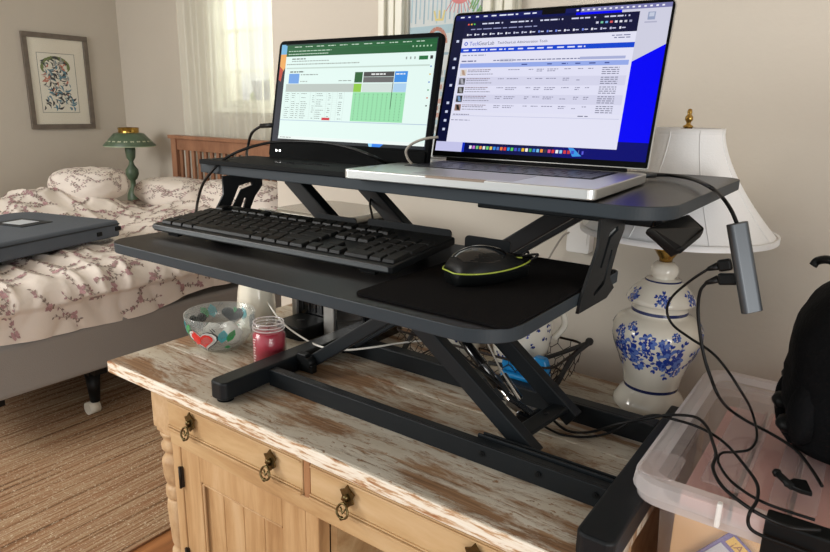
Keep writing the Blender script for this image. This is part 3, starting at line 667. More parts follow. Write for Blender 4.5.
# ================================================================== standing desk riser on the dresser
rs = thing('desk_riser', 'black two-tier standing desk riser on the weathered cabinet', 'desk riser', (-.58, .85, ZT))
UX0, UX1, UY0, UY1 = -.977, -.176, .712, 1.162
TX0, TX1, TY0, TY1 = -.888, -.245, .483, .80
b = MB(); b.prism(rrect(UX0, UY0, UX1, UY1, [.035, .03, .02, .055], 20, ZU - .016), (0, 0, .016)); o = b.build('upper_deck', ['deck', 'deckedge'], rs, bevel=.0012)
for p in o.data.polygons:
    if abs(p.normal.z) < .5: p.material_index = 1; p.use_smooth = False
b = MB(); b.prism(rrect(TX0, TY0, TX1, TY1, [.01, .01, .035, .05], 20, ZK - .0145), (0, 0, .0145)); o = b.build('keyboard_tray', ['deck', 'deckedge'], rs, bevel=.0012)
for p in o.data.polygons:
    if abs(p.normal.z) < .5: p.material_index = 1
def bracket(x):
    b = MB(); zt = ZU - .0165; th = .0035
    out = [(.700, zt), (.786, zt), (.786, zt - .022), (.768, zt - .040), (.748, zt - .075), (.768, zt - .092), (.744, zt - .100), (.655, zt - .098), (.661, zt - .082), (.690, zt - .045), (.700, zt - .030)]
    # build the plate as strips around two slots
    s1 = [(.733, zt - .019), (.760, zt - .014), (.763, zt - .020), (.738, zt - .026), (.716, zt - .058), (.711, zt - .056)]
    s2 = [(.744, zt - .040), (.749, zt - .042), (.731, zt - .080), (.700, zt - .088), (.697, zt - .084), (.726, zt - .074)]
    cu = bpy.data.curves.new('plate', 'CURVE'); cu.dimensions = '2D'; cu.fill_mode = 'BOTH'; cu.extrude = th / 2
    for lp_ in (out, s1, s2):
        sp = cu.splines.new('POLY'); sp.points.add(len(lp_) - 1); sp.use_cyclic_u = True
        for i, (y, z) in enumerate(lp_): sp.points[i].co = (y, z, 0, 1)
    oo = bpy.data.objects.new('plate', cu); COL.objects.link(oo); dg = bpy.context.evaluated_depsgraph_get(); dg.update()
    me = bpy.data.meshes.new_from_object(oo.evaluated_get(dg)); bpy.data.objects.remove(oo)
    me.transform(Matrix(((0, 0, 1, x), (1, 0, 0, 0), (0, 1, 0, 0), (0, 0, 0, 1)))); me.materials.clear(); me.materials.append(M['steel'])
    o = bpy.data.objects.new('bracket', me); COL.objects.link(o); attach(o, rs); return o
bracket(-.2425); bracket(-.8905)
# base rails
b = MB(); b.prism([(x, y, z) for x, y, z in rrect(-.956, .694, -.914, 1.13, [.004, .004, .012, .012], 5, ZT + .006)], (0, 0, .036)); b.build('side_rail', 'steel', rs, bevel=.005, seg=3)
b = MB(); b.prism([(x, y, z) for x, y, z in rrect(-.232, .684, -.182, 1.13, [.004, .004, .014, .014], 5, ZT + .006)], (0, 0, .036)); b.build('side_rail', 'steel', rs, bevel=.005, seg=3)
for x, y in ((-.935, .715), (-.935, 1.11), (-.207, .705), (-.207, 1.11)): b = MB(); b.lathe([(0, 0), (.016, 0), (.016, .008), (0, .008)], (x, y, ZT), 20); b.build('foot_pad', 'blackmatte', rs)
b = MB(); b.box((-.914, .806, ZT + .002), (-.232, .812, ZT + .036)); b.box((-.914, .812, ZT + .030), (-.232, .826, ZT + .036)); b.build('front_rail', 'steel', rs, bevel=.001)
b = MB(); b.box((-.452, .829, ZT + .004), (-.232, .833, ZT + .040)); b.box((-.452, .848, ZT + .004), (-.232, .852, ZT + .034)); b.build('slide_track', 'steel', rs, bevel=.001)
b = MB(); b.box((-.914, 1.03, ZT + .004), (-.232, 1.036, ZT + .040)); b.box((-.914, 1.036, ZT + .034), (-.232, 1.06, ZT + .040)); b.build('rear_rail', 'steel', rs, bevel=.001)
for x in (-.43, -.335, -.248): b = MB(); b.tube([(x, .803, ZT + .022), (x, .807, ZT + .022)], .0045, 12); b.tube([(x, .8015, ZT + .022), (x, .803, ZT + .022)], .002, 6); b.build('screw', 'black', rs)
# scissor arms
for y in (.872, 1.0):
    b = MB(); ox = -.032 if y < .9 else .018; b.bar((-.872 + ox, y, 1.192), (-.337 if y > .9 else -.370, y, .790), .024, .030, (0, 0, 1)) if y < .9 else b.bar((-.854, y, 1.192), (-.358, y, .806), .024, .030, (0, 0, 1)); b.build('scissor_arm', 'steel', rs, bevel=.0025)
for y in (.908, 1.022):
    b = MB(); b.bar((-.885, y, .812), (-.335, y, 1.198), .018, .026, (0, 0, 1)); b.build('scissor_arm', 'steel', rs, bevel=.0025)
b = MB(); b.bar(at(521, 433, y=.88), at(561, 407, y=.99), .030, .008, (0, 0, 1)); b.build('cross_bar', 'steel', rs, bevel=.002)
b = MB(); b.box((-.60, .884, 1.00), (-.575, 1.0, 1.012)); b.build('cross_bar', 'steel', rs, bevel=.002)
for y in (.896, 1.01): b = MB(); b.tube([(-.884, y - .018, .812), (-.884, y + .012, .812)], .011, 14); b.build('pivot_bolt', 'black', rs)
b = MB(); b.box((-.912, .88, ZT + .03), (-.886, .895, ZT + .05)); b.box((-.912, .88, ZT + .012), (-.868, .895, ZT + .03)); b.build('pivot_block', 'black', rs, bevel=.002)
# steel channels under the upper deck
b = MB(); b.box((-.45, .79, ZU - .034), (-.21, .812, ZU - .0162)); b.build('deck_channel', 'steel', rs, bevel=.002)
b = MB(); b.box((-.92, 1.03, ZU - .034), (-.21, 1.05, ZU - .0162)); b.build('deck_channel', 'steel', rs, bevel=.002)
b = MB(); b.prism([at(647, 227, z=1.196), at(688, 213, z=1.196), at(706, 227, z=1.184), at(703, 232, z=1.178), at(684, 248, z=1.166), at(677, 248, z=1.166)], (-.004, .004, -.010)); b.build('height_lever', 'black', rs, bevel=.004, seg=3)
b = MB(); b.box((-.262, .80, ZU - .034), (-.20, .86, ZU - .0162)); b.build('lever_mount', 'black', rs, bevel=.002)
# upstands at the back of the keyboard tray
for x0, x1, z1 in ((-.765, -.675, 1.146), (-.65, -.493, 1.150), (-.469, -.396, 1.146)):
    b = MB(); b.prism([(x, TY1 - .008, z) for x, z, _ in rrect(x0, ZK - .002, x1, z1, [.006, .006, 0, 0], 5)], (0, .003, 0)); b.build('back_stop', 'steel', rs)
# gas spring and its chrome lever work
g0, g1 = at(462, 338, y=.95), at(498, 386, y=.95); g2 = at(526, 416, y=.95)
b = MB(); b.tube([g0, g1], .0095, 16); b.tube([g0 + (g1 - g0) * .55, g0 + (g1 - g0) * .58], .0115, 16); q = b.build('gas_spring', 'blackgloss', rs)
b = MB(); b.tube([g1, g2], .0045, 10); b.tube([g1 + (g2 - g1) * .3, g1 + (g2 - g1) * .75], .008, 12); b.build('piston_rod', 'chrome', q, label='chrome piston rod')
b = MB(); b.bar(at(503, 374, y=.965), at(520, 400, y=.965), .011, .010); b.bar(at(509, 400, y=.945), at(532, 417, y=.945), .018, .014); b.build('linkage', 'chrome', rs, bevel=.002, label='chrome linkage')
b = MB(); b.box((-.436, .93, .795), (-.400, .97, .822)); b.build('spring_mount', 'blackgloss', rs, bevel=.003)
b = MB(); b.tube(spline([at(436, 330, y=.93), at(470, 362, y=.93), at(500, 385, y=.935), at(520, 412, y=.94)]), .002, 6); b.build('release_cable', 'cable', rs)
b = MB(); b.tube(spline([at(486, 340, y=.93), at(500, 368, y=.93), at(518, 398, y=.935)]), .0016, 6); b.build('release_wire', 'greycable', rs)

# ================================================================== keyboard (104 separate keys)
kb = thing('computer_keyboard', 'black full-size keyboard with a number pad on the lower tray', 'keyboard', (-.65, .62, ZK))
th = math.atan2(.017, .437); kx = Vector((math.cos(th), math.sin(th), 0)); ky0 = Vector((-math.sin(th), math.cos(th), 0)); tilt = math.radians(4.5)
ky = (ky0 * math.cos(tilt) + Vector((0, 0, 1)) * math.sin(tilt)); kz = kx.cross(ky)
KO = Vector((-.874, .552, ZK + .0075)); KW, KD = .442, .150
TK = Matrix(((kx.x, ky.x, kz.x, KO.x), (kx.y, ky.y, kz.y, KO.y), (kx.z, ky.z, kz.z, KO.z), (0, 0, 0, 1)))
b = MB(); b.T = TK; b.prism(rrect(0, 0, KW, KD, .006, 4), (0, 0, .010)); b.build('case', 'kbbody', kb, bevel=.002)
b = MB(); b.T = TK; b.box((.004, -.0012, .0035), (KW - .004, .0002, .0085)); b.build('highlight_strip', 'kbhighlight', kb, label='glossy grey front strip with the edge highlight painted in')  # front edge highlight put into the strip's lighter colour
for sx in (.03, KW - .05):
    b = MB(); b.T = TK; b.box((sx, .006, -.0055), (sx + .022, .014, 0)); b.build('rubber_foot', 'blackmatte', kb)
    b = MB(); b.T = TK; b.prism([(sx, KD - .03, .001), (sx + .02, KD - .03, .001), (sx + .02, KD - .022, -.016), (sx, KD - .022, -.016)], (0, .003, 0)); b.build('tilt_foot', 'blackmatte', kb)
U = .0191; meshes = {}; nkey = [0]
def keymesh(wd, dp):
    k = (round(wd, 4), round(dp, 4))
    if k not in meshes:
        bb = MB(); g = .0007; i = .0019
        A = [(g, g, 0), (wd - g, g, 0), (wd - g, dp - g, 0), (g, dp - g, 0)]; Bq = [(i, i + .0004, .0048), (wd - i, i + .0004, .0048), (wd - i, dp - i, .0056), (i, dp - i, .0056)]
        va = [bb.v(p) for p in A]; vb = [bb.v(p) for p in Bq]; bb.face(vb)
        for q in range(4): bb.face([va[q], va[(q + 1) % 4], vb[(q + 1) % 4], vb[q]])
        bb.face(va[::-1]); bmesh.ops.bevel(bb.bm, geom=[e for e in bb.bm.edges if e.calc_length() > .001], offset=.0007, segments=1, affect='EDGES')
        me = bpy.data.meshes.new('key'); bb.bm.to_mesh(me); bb.bm.free(); me.materials.append(M['keycap']); meshes[k] = me
    return meshes[k]
extra = []
def key(x, y, wd=1, dp=1):
    nkey[0] += 1; me = keymesh(wd * U, dp * U); T_ = TK @ Matrix.Translation((x, y, .0098))
    if nkey[0] > 100: extra.append((me, T_)); return
    o = bpy.data.objects.new('key', me); COL.objects.link(o); o.parent = kb
    o.matrix_parent_inverse = Matrix.Translation(-INV[kb.name]); o.matrix_basis = T_; INV[o.name] = Vector((0, 0, 0))
x0, yb = .0095, .010
def row(y, ws):
    x = x0
    for q in ws:
        if q > 0: key(x, y, q)
        x += abs(q) * U
row(yb, [1.25, 1.25, 1.25, 6.25, 1.25, 1.25, 1.25, 1.25, -.25, 1, 1, 1])
row(yb + U, [2.25] + [1] * 10 + [2.75, -1.25, 1]); row(yb + 2 * U, [1.75] + [1] * 11 + [2.25])
row(yb + 3 * U, [1.5] + [1] * 12 + [1.5, -.25, 1, 1, 1]); row(yb + 4 * U, [1] * 13 + [2, -.25, 1, 1, 1]); row(yb + 5.35 * U, [1, -1] + [1] * 4 + [-.5] + [1] * 4 + [-.5] + [1] * 4 + [-.25, 1, 1, 1])
xn = x0 + 18.5 * U
for k in range(3): key(xn + k * U, yb + 3 * U), key(xn + k * U, yb + 2 * U), key(xn + k * U, yb + U)
key(xn, yb, 2), key(xn + 2 * U, yb), key(xn + 3 * U, yb, 1, 2), key(xn + 3 * U, yb + 2 * U, 1, 2)
for k in range(4): key(xn + k * U, yb + 4 * U)
if extra:
    bm_ = bmesh.new()
    for me, T_ in extra:
        t_ = me.copy(); t_.transform(T_); bm_.from_mesh(t_); bpy.data.meshes.remove(t_)
    me = bpy.data.meshes.new('key'); bm_.to_mesh(me); bm_.free(); me.materials.append(M['keycap'])
    o = bpy.data.objects.new('key', me); COL.objects.link(o); attach(o, kb); o['kind'] = 'stuff'

# mouse pad, mouse
b = MB(); b.prism(rrect(-.432, .500, -.2475, .788, .012, 5, ZK), (0, 0, .003)); o = b.build('mouse_pad', 'pad', bevel=.001); settle(o, (-.34, .64, ZK)); tag(o, 'black cloth pad under the mouse on the lower tray', 'mouse pad')
zp = ZK + .003; mo = thing('computer_mouse', 'black teardrop mouse with a thin lime line, on the cloth pad', 'mouse', (-.385, .705, zp))
ma = math.atan2(.125, .062); mx_ = Vector((math.cos(ma), math.sin(ma), 0)); my_ = Vector((-mx_.y, mx_.x, 0)); mc = Vector((-.383, .664, zp)) + at(486, 265, z=ZK) - at(472, 257, z=ZK)
def mw(t): return .031 * (math.sin(PI * min(1, (t * .98 + .02)) ** .72) ** .62) if t < 1 else 0
def mh(t): return .040 * (math.sin(PI * (min(1, t) ** .80)) ** .6) * (1 - .25 * t) + .004
b = MB(); n, sg = 26, 28; R_ = []
for i in range(1, n):
    t = i / n; x = -.052 + .112 * t; wv, hv = mw(t), mh(t); ring = []
    for k in range(sg):
        a = 2 * PI * k / sg; cy_, cz_ = math.cos(a), math.sin(a)
        zz = .015 + (hv - .015) * cz_ if cz_ > 0 else .015 + .0145 * max(-1, cz_ * 1.3)
        yy = wv * (abs(cy_) ** .8) * (1 if cy_ > 0 else -1) * (1 if cz_ > 0 else .93)
        ring.append(b.v(mc + mx_ * x + my_ * yy + Vector((0, 0, zz))))
    R_.append(ring)
for i in range(len(R_) - 1):
    for k in range(sg): b.face([R_[i][k], R_[i][(k + 1) % sg], R_[i + 1][(k + 1) % sg], R_[i + 1][k]], 0, True)
b.face(R_[0][::-1], 0, True); b.face(R_[-1], 0, True); b.build('shell', 'black', mo)
b = MB()
b.tube([mc + mx_ * (-.052 + .112 * abs(t)) + my_ * (math.copysign(mw(abs(t)), t) + math.copysign(.0004, t)) + Vector((0, 0, .016 + .004 * abs(t))) for t in [i / 24 for i in range(-23, 0)] + [-.003, .003] + [i / 24 for i in range(1, 24)]], .0009, 6)
M['lime'] = mat('lime_line', (160, 176, 66), .4); b.build('trim_line', 'lime', mo, label='lime green trim line')
b = MB(); R_ = []
for i in range(12):
    t = .10 + .5 * i / 11; ring = []
    for k in range(9):
        a = math.radians(28 + 124 * k / 8); sc_ = math.sin(PI * (i + .8) / 12.6) ** .4; a = PI / 2 + (a - PI / 2) * sc_
        ring.append(b.v(mc + mx_ * (-.052 + .112 * t) + my_ * (mw(t) * math.cos(a) * 1.0) + Vector((0, 0, .0162 + (mh(t) - .015) * math.sin(a)))))
    R_.append(ring)
for i in range(11):
    for k in range(8): b.face([R_[i][k], R_[i][k + 1], R_[i + 1][k + 1], R_[i + 1][k]], 0, True)
b.build('palm_cover', 'blackgloss', mo)
mt = mc + mx_ * .060 + Vector((0, 0, .016))
cable('mouse_cable', [mt, mt + mx_ * .012 + Vector((0, 0, .008)), at(522, 256, y=.79), Vector((-.372, .80, ZK + .004)), Vector((-.39, .83, 1.10)), Vector((-.42, .9, 1.0))], .0016, 'cable', 'thin black cable leaving the front tip of the mouse')

# ================================================================== screens
class Canvas:
    """flat graphics on a display: x to the right and y downwards, both 0..1"""
    def __init__(s, Mx, W, H, z0): s.b = MB(); s.b.T = Mx; s.W, s.H, s.z = W, H, z0; s.mats = []; s.n = 0
    def col(s, c, e=1.0):
        k = 'scr_%d_%d_%d' % c
        if k not in M: M[k] = emit(k, c, SCR * e)
        if k not in s.mats: s.mats.append(k)
        return s.mats.index(k)
    f = None
    def P(s, x, y, z):
        if s.f: x, y = s.f(x, y)
        return (x * s.W, (1 - y) * s.H, z)
    def rect(s, x0, y0, x1, y1, c): s.poly([(x0, y0), (x1, y0), (x1, y1), (x0, y1)], c)
    def poly(s, pts, c):
        s.n += 1; z = s.z + s.n * 1.2e-6; s.b.poly([s.P(x, y, z) for x, y in pts][::-1], s.col(c))
    def text(s, t, x, y, size, c, sx=1.0):
        vs, fs = text_faces(t, size * s.H); s.n += 1; z = s.z + s.n * 1.2e-6; mi = s.col(c)
        x, y = s.f(x, y) if s.f else (x, y); V = [s.b.v((x * s.W + v.x * sx, (1 - y) * s.H + v.y, z)) for v in vs]
        for q in fs: s.b.face([V[i] for i in q], mi)
    def dash(s, x, y, L, h, c, rnd, seg=.02):
        e = x + L
        while x < e - .002:
            l = min(e - x, seg * rnd.uniform(.5, 1.4)); s.rect(x, y, x + l, y + h, c); x += l + seg * .25
    def done(s, name, parent): return s.b.build(name, s.mats, parent, recalc=False)
SCR = 0.86
# ---- portable monitor on the left
TH = .02676; al = .18915
u_ = Vector((math.cos(TH), math.sin(TH), 0)); v_ = Vector((-math.sin(TH), math.cos(TH), 0)); up_ = v_ * math.sin(al) + Vector((0, 0, 1)) * math.cos(al); n_ = u_.cross(up_)
MO = Vector((-.9191, .8301, ZU + .010)); MW, MH = .348, .206
TM = Matrix(((u_.x, up_.x, n_.x, MO.x), (u_.y, up_.y, n_.y, MO.y), (u_.z, up_.z, n_.z, MO.z), (0, 0, 0, 1)))
TB = Matrix(((u_.x, v_.x, 0, MO.x), (u_.y, v_.y, 0, MO.y), (0, 0, 1, ZU), (0, 0, 0, 1)))
pm = thing('portable_monitor', 'black folding screen showing a green and white spreadsheet, left of the silver laptop', 'monitor', (-.75, .84, ZU))
b = MB(); b.T = TM; b.prism(rrect(0, 0, MW, MH, [.01, .01, .004, .004], 5, -.009), (0, 0, .009)); sc = b.build('screen_panel', 'bezel', pm, bevel=.001)
b = MB(); b.T = TM; b.prism(rrect(.006, -.004, MW - .004, .024, .003, 3, 0), (0, 0, .0025)); b.box((.004, -.010, -.011), (MW - .004, .004, .002)); b.build('lower_bezel', 'bezel', pm, bevel=.001)
b = MB(); b.T = TB; b.prism(rrect(-.036, -.130, MW + .0, -.004, .004, 4, .0005), (0, 0, .0075)); b.build('base_flap', 'blackmatte', pm, bevel=.001)
b = MB(); b.T = TB
for i, (x, y) in enumerate(((.085, -.07), (.12, -.075), (.10, -.085), (.14, -.062), (.165, -.072))): b.prism(rrect(x, y, x + .045, y + .004, .002, 3, .008), (0, 0, .0006))
b.build('raised_mark', 'blackgloss', pm)
b = MB(); b.T = TM
for x in (.022, .031): b.tube([(x, .010, .0025), (x, .010, .0032)], .0022, 10)
b.build('indicator_button', 'alu', pm)
cw, ch = MW - .013, MH - .034
TD = TM @ Matrix.Translation((.0055, .027, .0003)); c = Canvas(TD, cw, ch, 0); rd = random.Random(2)
W_ = (226, 246, 240)
c.rect(0, 0, 1, 1, (16, 22, 40)); c.rect(.004, 0, .06, .12, (116, 180, 220)); c.poly([(.004, .10), (.05, .10), (.05, .22), (.02, .30), (.004, .24)], (238, 170, 90)); c.poly([(.004, .22), (.03, .26), (.02, .38), (.004, .36)], (190, 70, 50))
c.rect(.035, 0, 1, .012, (20, 60, 50)); c.rect(.045, .012, .995, .125, (22, 92, 48)); c.rect(.045, .05, .995, .052, (40, 120, 66))
for i in range(11): c.dash(.10 + i * .078, .026, .05, .007, (206, 230, 210), rd, .02)
c.dash(.06, .068, .30, .008, (190, 220, 196), rd); c.dash(.06, .098, .28, .008, (200, 226, 206), rd, .012)
for i in range(6): c.rect(.86 + i * .02, .066, .868 + i * .02, .080, (170, 210, 176))
c.rect(.045, .125, .995, .97, W_); c.dash(.09, .145, .10, .012, (120, 130, 124), rd); c.dash(.09, .17, .26, .008, (140, 150, 146), rd, .015); c.dash(.055, .20, .50, .010, (150, 160, 154), rd, .012)
c.rect(.055, .238, .97, .252, (196, 214, 206)); c.rect(.905, .16, .955, .195, (30, 110, 60))
for i in range(3): c.rect(.83 + i * .024, .165, .838 + i * .024, .188, (150, 160, 156))
c.rect(.967, .16, .982, .19, (60, 60, 60))
for i in range(6): c.rect(.973, .25 + i * .07, .981, .262 + i * .07, [(80, 120, 200), (220, 180, 60), (80, 120, 200), (60, 140, 90), (200, 80, 60), (60, 60, 60)][i])
c.dash(.085, .276, .10, .012, (70, 80, 76), rd); c.rect(.08, .30, .155, .40, (110, 160, 226)); c.dash(.165, .308, .12, .008, (120, 130, 126), rd); c.dash(.165, .375, .05, .008, (150, 160, 154), rd)
c.dash(.43, .372, .09, .007, (130, 140, 134), rd)
c.f = lambda x, y: (.065 + (x - .08) * .90, y - .035)
c.rect(.08, .44, .60, .52, (186, 196, 190)); c.rect(.60, .33, .655, .43, (26, 92, 40)); c.rect(.60, .44, .655, .52, (140, 200, 60)); c.rect(.66, .44, 1.0 - .13, .52, (208, 222, 216))
c.rect(.662, .33, .868, .375, (70, 70, 70)); c.rect(.662, .378, .868, .43, (104, 104, 104)); c.dash(.715, .346, .10, .014, (230, 232, 230), rd); c.rect(.872, .33, .965 - .01, .43, (52, 140, 226)); c.rect(.872, .44, .955, .52, (170, 206, 236)); c.dash(.880, .348, .065, .012, (226, 238, 250), rd)
c.rect(.60, .522, .955, .80, (150, 222, 170)); c.rect(.864, .43, .868, .68, (40, 50, 46))
for i in range(10):
    for j in range(11): c.rect(.618 + j * .031, .538 + i * .0262, .6215 + j * .031, .548 + i * .0262, (60, 110, 78))
for i in range(13):
    y = .535 + i * .0205
    for x, l in ((.085, .035), (.135, .03), (.175, .02), (.21, .05), (.30, .02), (.33, .06), (.42, .02), (.50, .03)):
        if rd.random() < .8: c.dash(x + rd.uniform(0, .006), y, l * rd.uniform(.6, 1), .006, (120, 130, 128), rd, .012)
for x in (.08, .13, .165, .20, .285, .325, .41, .455, .49, .54): c.rect(x, .52, x + .0012, .80, (190, 204, 198))
for i in range(14): c.rect(.08, .52 + i * .0205, .49, .521 + i * .0205, (200, 212, 206))
c.rect(.39, .775, .45, .80, (206, 40, 56)); c.f = None
c.rect(.045, .772, .995, .779, (176, 196, 216)); c.rect(.045, .94, .995, .97, (236, 246, 242)); c.dash(.06, .95, .08, .007, (120, 130, 126), rd)
c.rect(.045, .97, .995, 1, (16, 24, 30)); c.poly([(.67, .97), (.76, .97), (.74, 1), (.68, 1)], (40, 130, 236)); c.poly([(.665, .97), (.69, .97), (.69, 1), (.672, 1)], (150, 216, 255))
c.done('display', sc)

# ---- silver laptop
TH = .0565; al = .2641; u_ = Vector((math.cos(TH), math.sin(TH), 0)); v_ = Vector((-math.sin(TH), math.cos(TH), 0)); up_ = v_ * math.sin(al) + Vector((0, 0, 1)) * math.cos(al); n_ = u_.cross(up_)
LW, LD = .3570, .2485; LO = Vector((-.6100, .6855, ZU)); TB = Matrix(((u_.x, v_.x, 0, LO.x), (u_.y, v_.y, 0, LO.y), (0, 0, 1, LO.z), (0, 0, 0, 1)))
HO = LO + v_ * (LD - .004) + Vector((0, 0, .0165)); TL = Matrix(((u_.x, up_.x, n_.x, HO.x), (u_.y, up_.y, n_.y, HO.y), (u_.z, up_.z, n_.z, HO.z), (0, 0, 0, 1)))
lt = thing('laptop', 'open silver laptop with a web page over a blue desktop, on the upper deck', 'laptop', (-.44, .8, ZU))
b = MB(); b.T = TB; b.prism(rrect(0, 0, LW, LD, .011, 6, .0025), (0, 0, .0130)); b.build('base', 'alu', lt, bevel=.0016, seg=3)
for x in (.03, LW - .04):
    for y in (.02, LD - .03): b = MB(); b.T = TB; b.lathe([(0, 0), (.009, 0), (.009, .0026), (0, .0026)], (x, y, 0), 16); b.build('rubber_foot', 'blackmatte', lt)
b = MB(); b.T = TB; b.prism(rrect(.035, .105, LW - .035, .225, .003, 3, .0151), (0, 0, .0008)); kq = b.build('keyboard', 'blackmatte', lt)
b = MB(); b.T = TB
for i in range(6):
    wds = [1] * 14 if i in (1, 2) else ([1.5] + [1] * 11 + [1.5]) if i == 3 else ([2] + [1] * 10 + [2]) if i == 4 else ([1, 1, 1, 1.3, 5, 1.3, 1, .9, .8, .7] if i == 5 else [1] * 14)
    tot = sum(wds); x = .038; sc_ = (LW - .076) / tot; y = .222 - (i + 1) * .0193
    for q in wds: b.box((x + .001, y + .001, .0159), (x + q * sc_ - .001, y + .0178, .0166)); x += q * sc_
M['mackey'] = mat('laptop_key', (30, 30, 38), .35); b.build('keys', 'mackey', kq)
b = MB(); b.T = TB; b.prism(rrect(.105, .012, LW - .105, .095, .005, 4, .0152), (0, 0, .0006)); b.build('trackpad', 'alulight', lt)
b = MB(); b.T = TB; b.prism(rrect(.135, -.0005, .222, .006, .003, 3, .0128), (0, 0, .0031)); M['notch'] = mat('bronze_shade_notch', (142, 126, 112), .5, .3); b.build('lid_notch', 'notch', lt)
b = MB(); b.T = TL; b.prism(rrect(0, .004, LW, LD, [.011, .011, .003, .003], 6, -.0045), (0, 0, .004)); b.build('lid', 'alu', lt, bevel=.001)
b = MB(); b.T = TL; b.prism(rrect(.0015, .006, LW - .0015, LD - .0015, [.010, .010, .002, .002], 6, -.0005), (0, 0, .0008)); bz = b.build('screen_bezel', 'bezel', lt)
b = MB(); b.T = TL; b.tube([(.03, .001, -.003), (LW - .03, .001, -.003)], .0045, 10); b.build('hinge', 'blackmatte', lt)
cw, ch = LW - .0105, LD - .0205; TD = TL @ Matrix.Translation((.00525, .0145, .00035)); c = Canvas(TD, cw, ch, 0); rd = random.Random(5)
c.rect(0, 0, 1, 1, (8, 16, 76)); c.rect(.60, .0, 1, 1, (0, 0, 246)); c.poly([(.80, .03), (1, .03), (1, .26), (.80, .43)], (206, 206, 224)); c.rect(0, .93, .15, 1, (196, 196, 232)); c.rect(.145, .93, .15, 1, (30, 60, 220)); c.rect(.152, .93, .157, 1, (30, 60, 220))
c.rect(.60, .88, 1, 1, (8, 12, 110)); c.poly([(.665, .93), (.69, .935), (.73, .985), (.69, .99)], (60, 150, 230))
c.rect(0, 0, 1, .030, (20, 26, 92)); c.rect(.62, 0, 1, .030, (120, 120, 170)); c.rect(.44, 0, .55, .030, (8, 8, 12))
for i, l in enumerate((.02, .012, .015, .02, .025, .035, .03, .012, .03, .02)): c.rect(.025 + i * .041, .010, .025 + i * .041 + l, .019, (226, 230, 250))
for i in range(16): c.rect(.60 + i * .024, .010, .610 + i * .024, .020, (240, 240, 252))
BX = .068; c.rect(0, .04, .06, .93, (14, 18, 52)); fmap = lambda x, y: (.055 + (x - .068) * 1.12, y * 1.028)
for i in range(11): c.rect(.022, .18 + i * .065, .036, .198 + i * .065, (200, 206, 232)) if i in (0, 2, 3, 5, 7, 8, 9, 10) else None
c.f = fmap
c.rect(BX, .045, .80, .168, (20, 22, 58))
for i, q in enumerate(((236, 96, 80), (238, 190, 70), (90, 200, 90))): c.rect(.082 + i * .014, .062, .089 + i * .014, .072, q)
for i in range(5): c.dash(.15 + i * .13, .062, .08, .009, (214, 216, 240), rd, .022); c.rect(.24 + i * .13, .062, .246 + i * .13, .072, (200, 200, 230))
c.dash(.10, .100, .30, .007, (150, 154, 196), rd, .03)
for i in range(8): c.rect(.64 + i * .018, .095, .650 + i * .018, .108, [(210, 210, 230), (120, 200, 160), (120, 170, 230), (220, 90, 90), (230, 230, 240), (230, 230, 240), (200, 200, 210), (160, 160, 190)][i])
for i in range(19): c.rect(.085 + i * .036, .134, .092 + i * .036, .148, rd.choice([(236, 236, 250), (200, 200, 230), (120, 140, 230)])); c.rect(.095 + i * .036, .138, .108 + i * .036, .145, (206, 208, 234))
WW = (226, 226, 244); c.rect(BX, .168, .80, .905, WW)
for k in range(12):
    a0, a1 = 2 * PI * k / 12, 2 * PI * (k + 1) / 12; ax, ay = .0085, .0135
    c.poly([(.088 + ax * math.cos(a0), .205 + ay * math.sin(a0)), (.088 + ax * math.cos(a1), .205 + ay * math.sin(a1)), (.088 + .55 * ax * math.cos(a1), .205 + .55 * ay * math.sin(a1)), (.088 + .55 * ax * math.cos(a0), .205 + .55 * ay * math.sin(a0))], (30, 80, 200))
c.text('Tech', .104, .218, .040, (30, 70, 190)); c.text('GearLab', .147, .218, .040, (84, 92, 120), .92); c.text('TechGearLab Administration Tools', .236, .214, .026, (70, 76, 110))
c.rect(BX, .235, .80, .268, (20, 70, 206))
for i in range(13): c.dash(.08 + i * .042, .247, .030, .009, (226, 232, 255), rd, .03)
c.dash(.71, .185, .07, .006, (110, 114, 150), rd); c.dash(.72, .20, .06, .006, (110, 114, 150), rd); c.dash(.08, .285, .11, .007, (150, 154, 180), rd)
c.dash(.08, .325, .07, .009, (110, 114, 150), rd); c.rect(.26, .318, .32, .340, (206, 208, 226)); c.dash(.23, .325, .45, .007, (120, 124, 156), rd, .015); c.rect(.60, .318, .775, .336, (170, 176, 214))
c.rect(.075, .345, .79, .376, (150, 170, 232))
for x in (.36, .47, .53, .585, .64, .70): c.dash(x, .356, .025, .008, (70, 84, 150), rd)
for i in range(5):
    y0 = .38 + i * .062; y1 = y0 + .062
    c.rect(.075, y0, .79, y1, (212, 212, 234) if i % 2 else (224, 224, 244)); c.rect(.083, y0 + .008, .112, y1 - .008, [(214, 206, 200), (90, 90, 96), (70, 66, 66), (60, 60, 62), (150, 120, 110)][i]); c.poly([(.088, y0 + .012), (.10, y0 + .014), (.108, y1 - .012), (.094, y1 - .016)], [(180, 150, 130), (170, 170, 180), (150, 150, 150), (120, 150, 190), (40, 38, 36)][i])
    c.dash(.118, y0 + .010, .11, .005, (126, 104, 116), rd, .01); c.dash(.118, y0 + .022, .10, .005, (120, 120, 140), rd, .01); c.dash(.118, y0 + .040, .12, .005, (130, 130, 150), rd, .01)
    for x, l in ((.265, .03), (.305, .05), (.395, .02), (.43, .03), (.475, .045), (.545, .03), (.60, .02), (.64, .02)):
        if rd.random() < .75: c.dash(x, y0 + .012, l, .005, (130, 130, 156), rd, .01)
        if rd.random() < .4: c.dash(x, y0 + .024, l * .8, .005, (130, 130, 156), rd, .01)
    for k in range(4): c.dash(.695, y0 + .008 + k * .013, .065, .005, (110, 112, 136), rd, .014)
